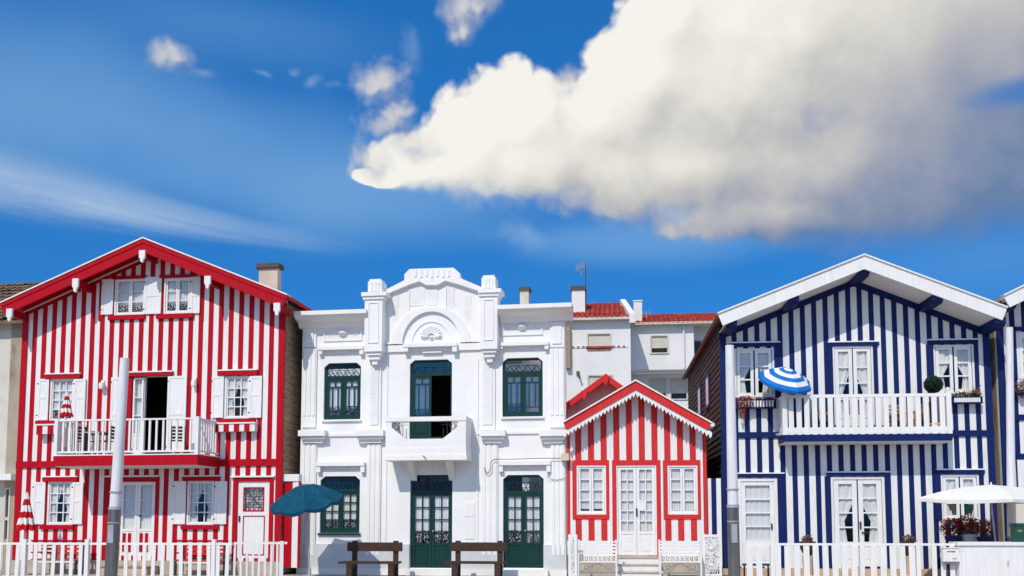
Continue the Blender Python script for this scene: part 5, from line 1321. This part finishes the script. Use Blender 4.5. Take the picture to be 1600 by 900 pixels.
# ================================================================== neighbour at the right edge
def right_house():
    F = Frame(1570, 870, 27.9, 1.0)
    R = F.root('striped_house', 'blue trimmed white house cut off by the right edge with cream ground floor wall', 'house', 'striped beach houses')
    topf, A, Lp, Rp = gable(R, F, (1780, 358), (1566.5, 462), (1990, 450), 1.0, .10, 10, 'white', 'white', .37, 'white', mould=False)
    uL = F.u(1562.5, 620); uR = uL + 7.2
    w1 = F.rect(1587.5, 1640, 519, 592); w2 = F.rect(1587, 1630, 716, 770)
    zc = F.z(1590, 779); bz0, bz1 = F.z(1590, 657), F.z(1590, 648)
    ops = [w1]
    wall_obj('wall', 'white', R, uL, uR, 0, topf, ops, 0, .2, [A.x])
    box('side_wall', 'oldwall', R, uL + .003, uL + .2, .2, 9.5, 0, topf(uL) - .02); box('side_wall', 'white', R, uR - .2, uR - .003, .2, 9.5, 0, topf(uR) - .02); house_box(R, uL, uR, 9.5, 0, 'white', topf=topf, brk=[A.x])
    e = [uL]; k = 0
    while e[-1] < uR - .2: e += [uL + .335 * k + .145, uL + .335 * (k + 1)]; k += 1
    e = [x for x in e if x <= uR]
    stripes(R, e, bz1, topf, ops, [A.x], 'blue')
    stripes(R, e, zc, lambda u: bz0, ops, [A.x], 'blue')
    box('corner_board', 'blue', R, uL - .03, uL + .15, -.05, .0, .1, topf(uL))
    box('floor_band', 'blue', R, uL + .151, uR, -.06, -.001, bz0, bz1)
    q = F.rect(1574, 1640, 778, 845); box('cream_wall', 'cream', R, uL + .152, uR, -.05, -.001, 0, q[3])
    q = F.rect(1588, 1660, 709, 718); box('head_board', 'blue', R, q[0], q[1], -.075, -.0015, q[2], q[3]); box('ground_panel', 'white', R, q[0], q[1], -.06, -.0012, q[3] * 0 + F.z(1600, 776), q[2] - .001)
    casement(R, w1, 2, 1, 3, fw=.08, sw=.09, mw=.04, cur='halves', gap_m='blue', gap=.02)
    q = F.rect(1584, 1645, 511, 517); box('head_board', 'blue', R, q[0], q[1], -.07, -.001, q[2], q[3]); box('jamb_board', 'blue', R, w1[0] - .09, w1[0], -.055, -.001, w1[2], q[2] - .001)
    MB().rod((uL + .02, -.95, topf(uL) - .25), (uL + .02, .1, topf(uL) - .25), .14, n=6).build('purlin', 'blue', R)
    u, z = F.at(1597, 608, .25); t = thing('geranium', 'red geranium hanging under the window at the right edge', 'flowers', F.w(u, -.2, z), 0, 'red geraniums on the blue houses')
    flower_cluster(t, (.06, 0, .02), (.24, .12, .26), 330, 52, .035, 31)
    MB().box(-.05, .9, -.1, .18, -.14, -.1).build('flower_box', 'blue', t)
    YL = 24.55; zc_ = W(1499, 847, 24.3).z; la, lb = W(1581.5, 830, YL), W(1598, 830, YL); q = (la.x, lb.x, zc_, W(1590, 817.5, YL).z)
    t = thing('letter_box', 'dark green letter box with a pale label, standing on the white cabinet', 'letter box', ((q[0] + q[1]) / 2, YL, zc_), 0)
    w = (q[1] - q[0]) / 2; h = q[3] - q[2]; MB().box(-w, w, -.1, .1, 0, h - .06).build('body', 'greenbox', t); MB().box(-w - .015, w + .015, -.12, .12, h - .059, h).build('lid', 'greenbox', t); MB().box(-w * .3, w * .55, -.106, -.1005, h * .55, h * .64).build('label_plate', 'oak', t)
right_house()
# ================================================================== weathered house at the left edge
def old_house():
    F = Frame(30, 870, 30.5, -4.5)
    R = F.root('weathered_house', 'weathered beige plaster house with old brown roof tiles at the left edge', 'house')
    uR = F.u(37, 640); zE = F.z(25, 489); zl = F.z(10, 743); uL = uR - 6
    ops = [F.rect(5.5, 15.5, 762, 842, .0)]
    mid = F.u(12.5, 640)
    wall_obj('wall', 'oldwall', R, mid, uR, 0, lambda u: zE, ops, 0, .25); wall_obj('wall', 'oldpale', R, uL, mid - .001, 0, lambda u: zE, ops, .03, .25)
    box('lintel', 'white', R, uL, uR + .01, -.5, -.001, zl - .17, zl + .03)
    r = ops[0]; d = MB().box(r[0], r[0] + .06, -.02, .1, 0, r[3]).box(r[1] - .06, r[1], -.02, .1, 0, r[3]).box(r[0] + .06, r[1] - .06, -.02, .1, r[3] - .06, r[3]).box(r[0] + .06, r[1] - .06, -.01, .08, F.z(10, 813), F.z(10, 808)).build('door', 'oldpale', R)
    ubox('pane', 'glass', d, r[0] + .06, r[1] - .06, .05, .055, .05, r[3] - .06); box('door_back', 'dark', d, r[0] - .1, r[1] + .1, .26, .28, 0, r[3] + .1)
    # tiled roof
    u1, ze = F.at(36, 500, .4); mb = MB(); n = 26; zr0 = F.z(-4, 446, -3.0); rows = 12; dy = 3.4; dz = zr0 - ze
    for i in range(n):
        for j in range(rows):
            u = u1 - .2 - .22 * i; s0, s1 = j / rows - .012, (j + 1) / rows; w = .12 * rng.uniform(.93, 1.07); jit = rng.uniform(-.02, .02); vs = []
            for s, lift in ((s0, .05 + jit), (s1, 0)):
                for k in range(5):
                    a = math.pi * k / 4; vs.append((u - math.cos(a) * w, -.4 + dy * s, ze + dz * s + math.sin(a) * .08 + lift))
            mb.add(vs, [(k, k + 1, k + 6, k + 5) for k in range(4)])
    mb.prism_x([(-.4, ze - .1), (-.4 + dy, ze + dz - .1), (-.4 + dy, ze + dz), (-.4, ze)], u1 - .22 * n - .1, u1)
    mb.build('roof_tiles', 'oldtile', R, kind='stuff')
    MB().prism_x([(.251, 0), (dy - .4, 0), (dy - .4, ze + dz - .11), (.251, ze + .1)], uR - .2, uR - .001).build('side_wall', 'oldwall', R)
old_house()
# ================================================================== poles
def pole(xt, yt, xb, yb, ym, rt, Y, lab):
    a = W(xt, yt, Y); b = W(xb, yb, Y); zm = W((xt + xb) / 2, ym, Y).z; s = Y / FPX
    b0 = Vector((b.x, b.y, 0)) + (b - a) * 0; d = (a - b); foot = b - d * ((b.z) / d.z)
    t = thing('lamp_post', lab, 'pole', (foot.x, foot.y, -.12 if Y < 15.6 else 0), 0, 'pale poles along the street')
    z0 = t.location.z
    L = lambda z: (Vector((foot.x + d.x * z / d.z, foot.y, z)) - Vector((foot.x, foot.y, z0)))
    r = rt * s
    MB().rod(L(0.0 if z0 == 0 else -.12), L(zm), r * 1.12, r * 1.06, 20).build('sleeve', 'steel', t, smooth=False)
    MB().rod(L(zm + .001), L(a.z), r * .98, r * .80, 20).build('shaft', 'polewhite', t); MB().rod(L(zm - .015), L(zm + .04), r * 1.14, r * 1.1, 20).build('collar', 'alu', t)
    zb_ = zm - .45; q = L(zb_); MB().box(q.x - r * .5, q.x + r * .5, q.y - r * 1.13, q.y - r * .9, zb_ - z0 - .16, zb_ - z0 + .16).build('hatch', 'alu', t)
    for dz in (-.25, .3):
        q = L(zm + dz); MB().rod(L(zm + dz - .012), L(zm + dz + .012), r * 1.13, r * 1.13, 20).build('strap', 'alu', t)
    for o in t.children:
        if o.name.startswith(('sleeve', 'shaft')): o.data.polygons.foreach_set('use_smooth', [True] * len(o.data.polygons)); o.data.set_sharp_from_angle(angle=math.radians(48))
pole(195, 560, 173, 900, 795, 9.2, 17.0, 'leftmost pale pole with steel lower half standing before the red house')
pole(1140, 540, 1147.5, 900, 792, 8.4, 17.0, 'middle pale pole with steel lower half at the corner of the blue house')
pole(1577, 512, 1581.5, 900, 840, 6.6, 26.6, 'rightmost slim pale pole beside the house at the right edge')
# ================================================================== fences
def picket_fence(name, lab, px0, px1, py, Y, pitch, w, posts, post_h, ry=0.0, skip=(), m='white', rails=(.985, .16), start=0.0):
    a = W(px0, 870, Y); b = W(px1, 870, Y); L = (b - a).length / math.cos(ry) if ry else (b - a).length; zt = W(px0, py, Y).z; s = Y / FPX
    t = thing(name, lab, 'fence', (a.x, Y, 0), ry, 'white picket fences')
    w *= s; pitch *= s
    ubox('rail', m, t, 0, L, -.035, .035, zt - .055, zt); ubox('rail', m, t, 0, L, -.02, .02, .12, .18)
    u = start * s + w / 2
    while u < L - w / 2:
        if not any(abs(u - p * s) < pitch * .45 for p in posts) and not any(k0 * s < u < k1 * s for k0, k1 in skip):
            ubox('picket', m, t, u - w / 2, u + w / 2, -.055, -.0352, .04, zt - .054 + rng.uniform(-.012, .0), rot=(0, rng.gauss(0, .011), 0))
        u += pitch
    for p in posts: 
        ubox('post', m, t, p * s - .05, p * s + .05, -.06, .05, 0, zt + post_h)
    return t
picket_fence('picket_fence', 'white picket fence with slim pickets across the front of the red striped house', -40, 363, 847.5, 24.0, 15.1, 6.0, (85, 190, 399), .085, start=-4)
t = picket_fence('picket_fence', 'short white railing running back from the red house fence towards its corner', 365, 441, 847, 24.1, 9.4, 3.4, (74,), .02, ry=math.radians(17), m='white')
picket_fence('picket_fence', 'white picket fence with broad pickets across the front of the blue striped house', 1166, 1499, 848.5, 24.5, 14.2, 8.8, (39, 172, 255), .03, skip=((256, 333),))
def cabinet():
    Y = 24.3; a = W(1499, 890, Y); b = W(1640, 890, Y); zt = W(1499, 847, Y).z; w = b.x - a.x
    t = thing('fence_cabinet', 'white double door cabinet built into the fence at the right under the white parasol', 'cabinet', (a.x, Y, 0), 0)
    box('body', 'white', t, 0, w, 0, .5, 0, zt - .08); box('top', 'white', t, -.03, w + .03, -.05, .55, zt - .079, zt)
    s = Y / FPX
    for x0, x1 in ((9 * s, 55 * s), (57 * s, 100 * s), (102 * s, 139 * s)):
        box('door', 'white', t, x0, x1, -.025, -.001, .08, zt - .14)
    MB().rod((70 * s, -.045, .5), (70 * s, -.045, .62), .012, n=6).build('bolt', 'alu', t)
    # lid rail to the left, over the pickets
    Y2 = 24.35; a = W(1471, 880, Y2); b = W(1496.5, 880, Y2); z0 = W(1480, 881, Y2).z; z1 = W(1480, 856.5, Y2).z
    m = thing('mail_box', 'white metal mail box hung on the fence beside the white cabinet', 'mail box', ((a.x + b.x) / 2, Y2, z0), 0); h = z1 - z0; w = (b.x - a.x) / 2
    MB().box(-w, w, -.13, .0, .06, h).build('body', 'white', m); MB().box(-w - .01, w + .01, -.15, .0, h + .001, h + .02).build('lid', 'white', m); MB().prism_x([(-.12, .059), (0, .059), (0, 0), (-.05, 0)], -w * .8, w * .8).build('newspaper_holder', 'alu', m); MB().box(-.1, .1, -.136, -.1305, h - .09, h - .07).build('slot', 'cap', m)
    MB().box(.03, .13, -.135, -.1305, .12, .14).build('name_plate', 'oak', m)
    tag(m, 'white metal mail box hung on the fence beside the white cabinet', 'mail box')
    p = picket_fence('picket_fence', 'short stretch of white pickets behind the white mail box', 1455, 1498, 849, 24.48, 13, 7, (), 0)
cabinet()
# ================================================================== street benches
def street_bench(px0, px1, Y, lab):
    a = W(px0, 870, Y); b = W(px1, 870, Y); w = b.x - a.x; s = Y / FPX; z = lambda py: W(px0, py, Y).z
    t = thing('street_bench', lab, 'bench', ((a.x + b.x) / 2, Y, 0), math.radians(-3), 'brown wooden benches before the white house'); h = w / 2
    MB().box(-h, h, .13, .175, z(861.5) , z(847.5)).build('backrest', 'bench', t)
    for k in range(3): box('seat_plank', 'bench', t, -h - .1 if k == 0 else -h - .05, h - .0, -.38 + .16 * k, -.235 + .16 * k, z(877) - .055 + .004 * k, z(877) + .004 * k)
    for sg in (-1, 1):
        u = sg * (h - .20)
        box('post', 'bench', t, u - .07, u + .07, .176, .25, 0, z(845)); box('leg', 'bench', t, u - .075, u + .075, -.36, -.24, 0, z(877) - .056); box('brace', 'bench', t, u - .04, u + .04, -.24, .175, z(877) - .16, z(877) - .057)
    return t
street_bench(539.5, 627, 26.9, 'brown wooden bench in front of the left green window, partly shaded by the blue umbrella')
street_bench(702, 791, 26.9, 'brown wooden bench standing between the two dark green doors of the white house')
# ================================================================== parasols
def parasol(name, lab, centre, foot, R_, rise, n, tilt, mats, bands, pole_m, sag=.06, droop=.0, ph=0.0, hub=None):
    """open parasol: canopy in a tilted frame on its pole"""
    t = thing(name, lab, 'parasol', foot, 0); c = Vector(centre) - Vector(foot)
    Rm = tilt.to_matrix()
    m = 6; N = n * m
    def ring(f):
        vs = []
        for i in range(N):
            a = 2 * math.pi * i / N + ph; k = (i % m) / m; loc = math.cos(math.pi / n) / math.cos((k - .5) * 2 * math.pi / n)
            r = R_ * f * loc; z = rise * (1 - f ** 1.7) - sag * math.sin(math.pi * k) * f * 1.0
            vs.append(c + Rm @ Vector((r * math.cos(a), r * math.sin(a), z)))
        return vs
    mb = MB(); fs = [.012] + [b[0] for b in bands]; rings = []
    allf = [.012]; mi = []
    prev = .012
    for f, mm in bands:
        st = 3
        for q in range(1, st + 1): allf.append(prev + (f - prev) * q / st); mi.append(mm)
        prev = f
    rings = [ring(f) for f in allf]
    for k in range(len(rings) - 1):
        mb.cur = mi[k]; mb.add(rings[k] + rings[k + 1], [(i, (i + 1) % N, (i + 1) % N + N, i + N) for i in range(N)])
    # valance
    low = [v + Rm @ Vector((0, 0, -.07 - .025 * math.sin(math.pi * (i % m) / m))) for i, v in enumerate(rings[-1])]; mb.cur = bands[-1][1]; mb.add(rings[-1] + low, [(i, (i + 1) % N, (i + 1) % N + N, i + N) for i in range(N)])
    cn = mb.build('canopy', mats, t)
    md = cn.modifiers.new('thickness', 'SOLIDIFY'); md.thickness = .004
    top = c + Rm @ Vector((0, 0, rise)); hubp = c + Rm @ Vector((0, 0, rise * .2))
    for i in range(n):
        a = 2 * math.pi * i / n + ph; e = c + Rm @ Vector((R_ * .985 * math.cos(a), R_ * .985 * math.sin(a), -.012)); mid = c + Rm @ Vector((R_ * .5 * math.cos(a), R_ * .5 * math.sin(a), rise * (1 - .5 ** 1.7) - .015))
        MB().rod(top - Rm @ Vector((0, 0, .02)), mid, .008, n=5).rod(mid, e, .008, n=5).rod(hubp - Rm @ Vector((0, 0, .15)), mid, .006, n=5).build('rib', 'alu', t)
    knee = hubp - Rm @ Vector((0, 0, .25)); 
    MB().rod((0, 0, 0), (knee.x, knee.y, knee.z), .022, n=10).rod(knee, top + Rm @ Vector((0, 0, .03)), .018, n=10).build('pole', pole_m, t)
    MB().lathe([(0, .07), (.02, .05), (.022, 0), (.0, 0)], top, 8).build('finial', 'white', t, smooth=True)
    MB().lathe([(.24, 0), (.24, .06), (.05, .1), (.035, .3), (0, .3)], n=16).build('base', 'alu', t)
    return t
# dark blue umbrella by the white house
Y = 26.3; c = W(479, 782, Y); f = W(484, 880, Y)
parasol('umbrella', 'dark blue eight sided parasol tilted over the pavement before the white house', c, (f.x, Y, 0), 58.5 * Y / FPX, .45, 8, Euler((math.radians(17), math.radians(-7), 0)), ['tealcloth'], [(1, 0)], 'alu', sag=.085, ph=.2)
# striped one on the blue balcony
def balcony_parasol():
    F = FB; u, z = F.at(1227, 594, .75); uf = F.u(1226, 660, .70); zf = F.z(1340, 678.5, .9) + .001
    b = F.w(uf, -.62, zf); c = F.w(u, -.75, z)
    parasol('balcony_parasol', 'bright blue and white ringed parasol tilted over the left end of the blue balcony', c, b, 42 * 27.3 / FPX, .34, 8, Euler((math.radians(30), math.radians(12), 0)), ['bluecloth', 'whitecloth'], [(.17, 1), (.34, 0), (.52, 1), (.69, 0), (.86, 1), (1, 0)], 'alu', sag=.02, ph=.39)
balcony_parasol()
def white_parasol():
    Y = 25.6; c = W(1549, 779.5, Y); f = W(1558, 860, Y)
    parasol('white_parasol', 'wide white square parasol open over the red geraniums at the right', c, (c.x + .12, Y, 0), 107 * Y / FPX, .36, 4, Euler((math.radians(1.5), math.radians(.5), 0)), ['whitecloth'], [(1, 0)], 'alu', sag=.03, ph=math.radians(-97))
white_parasol()
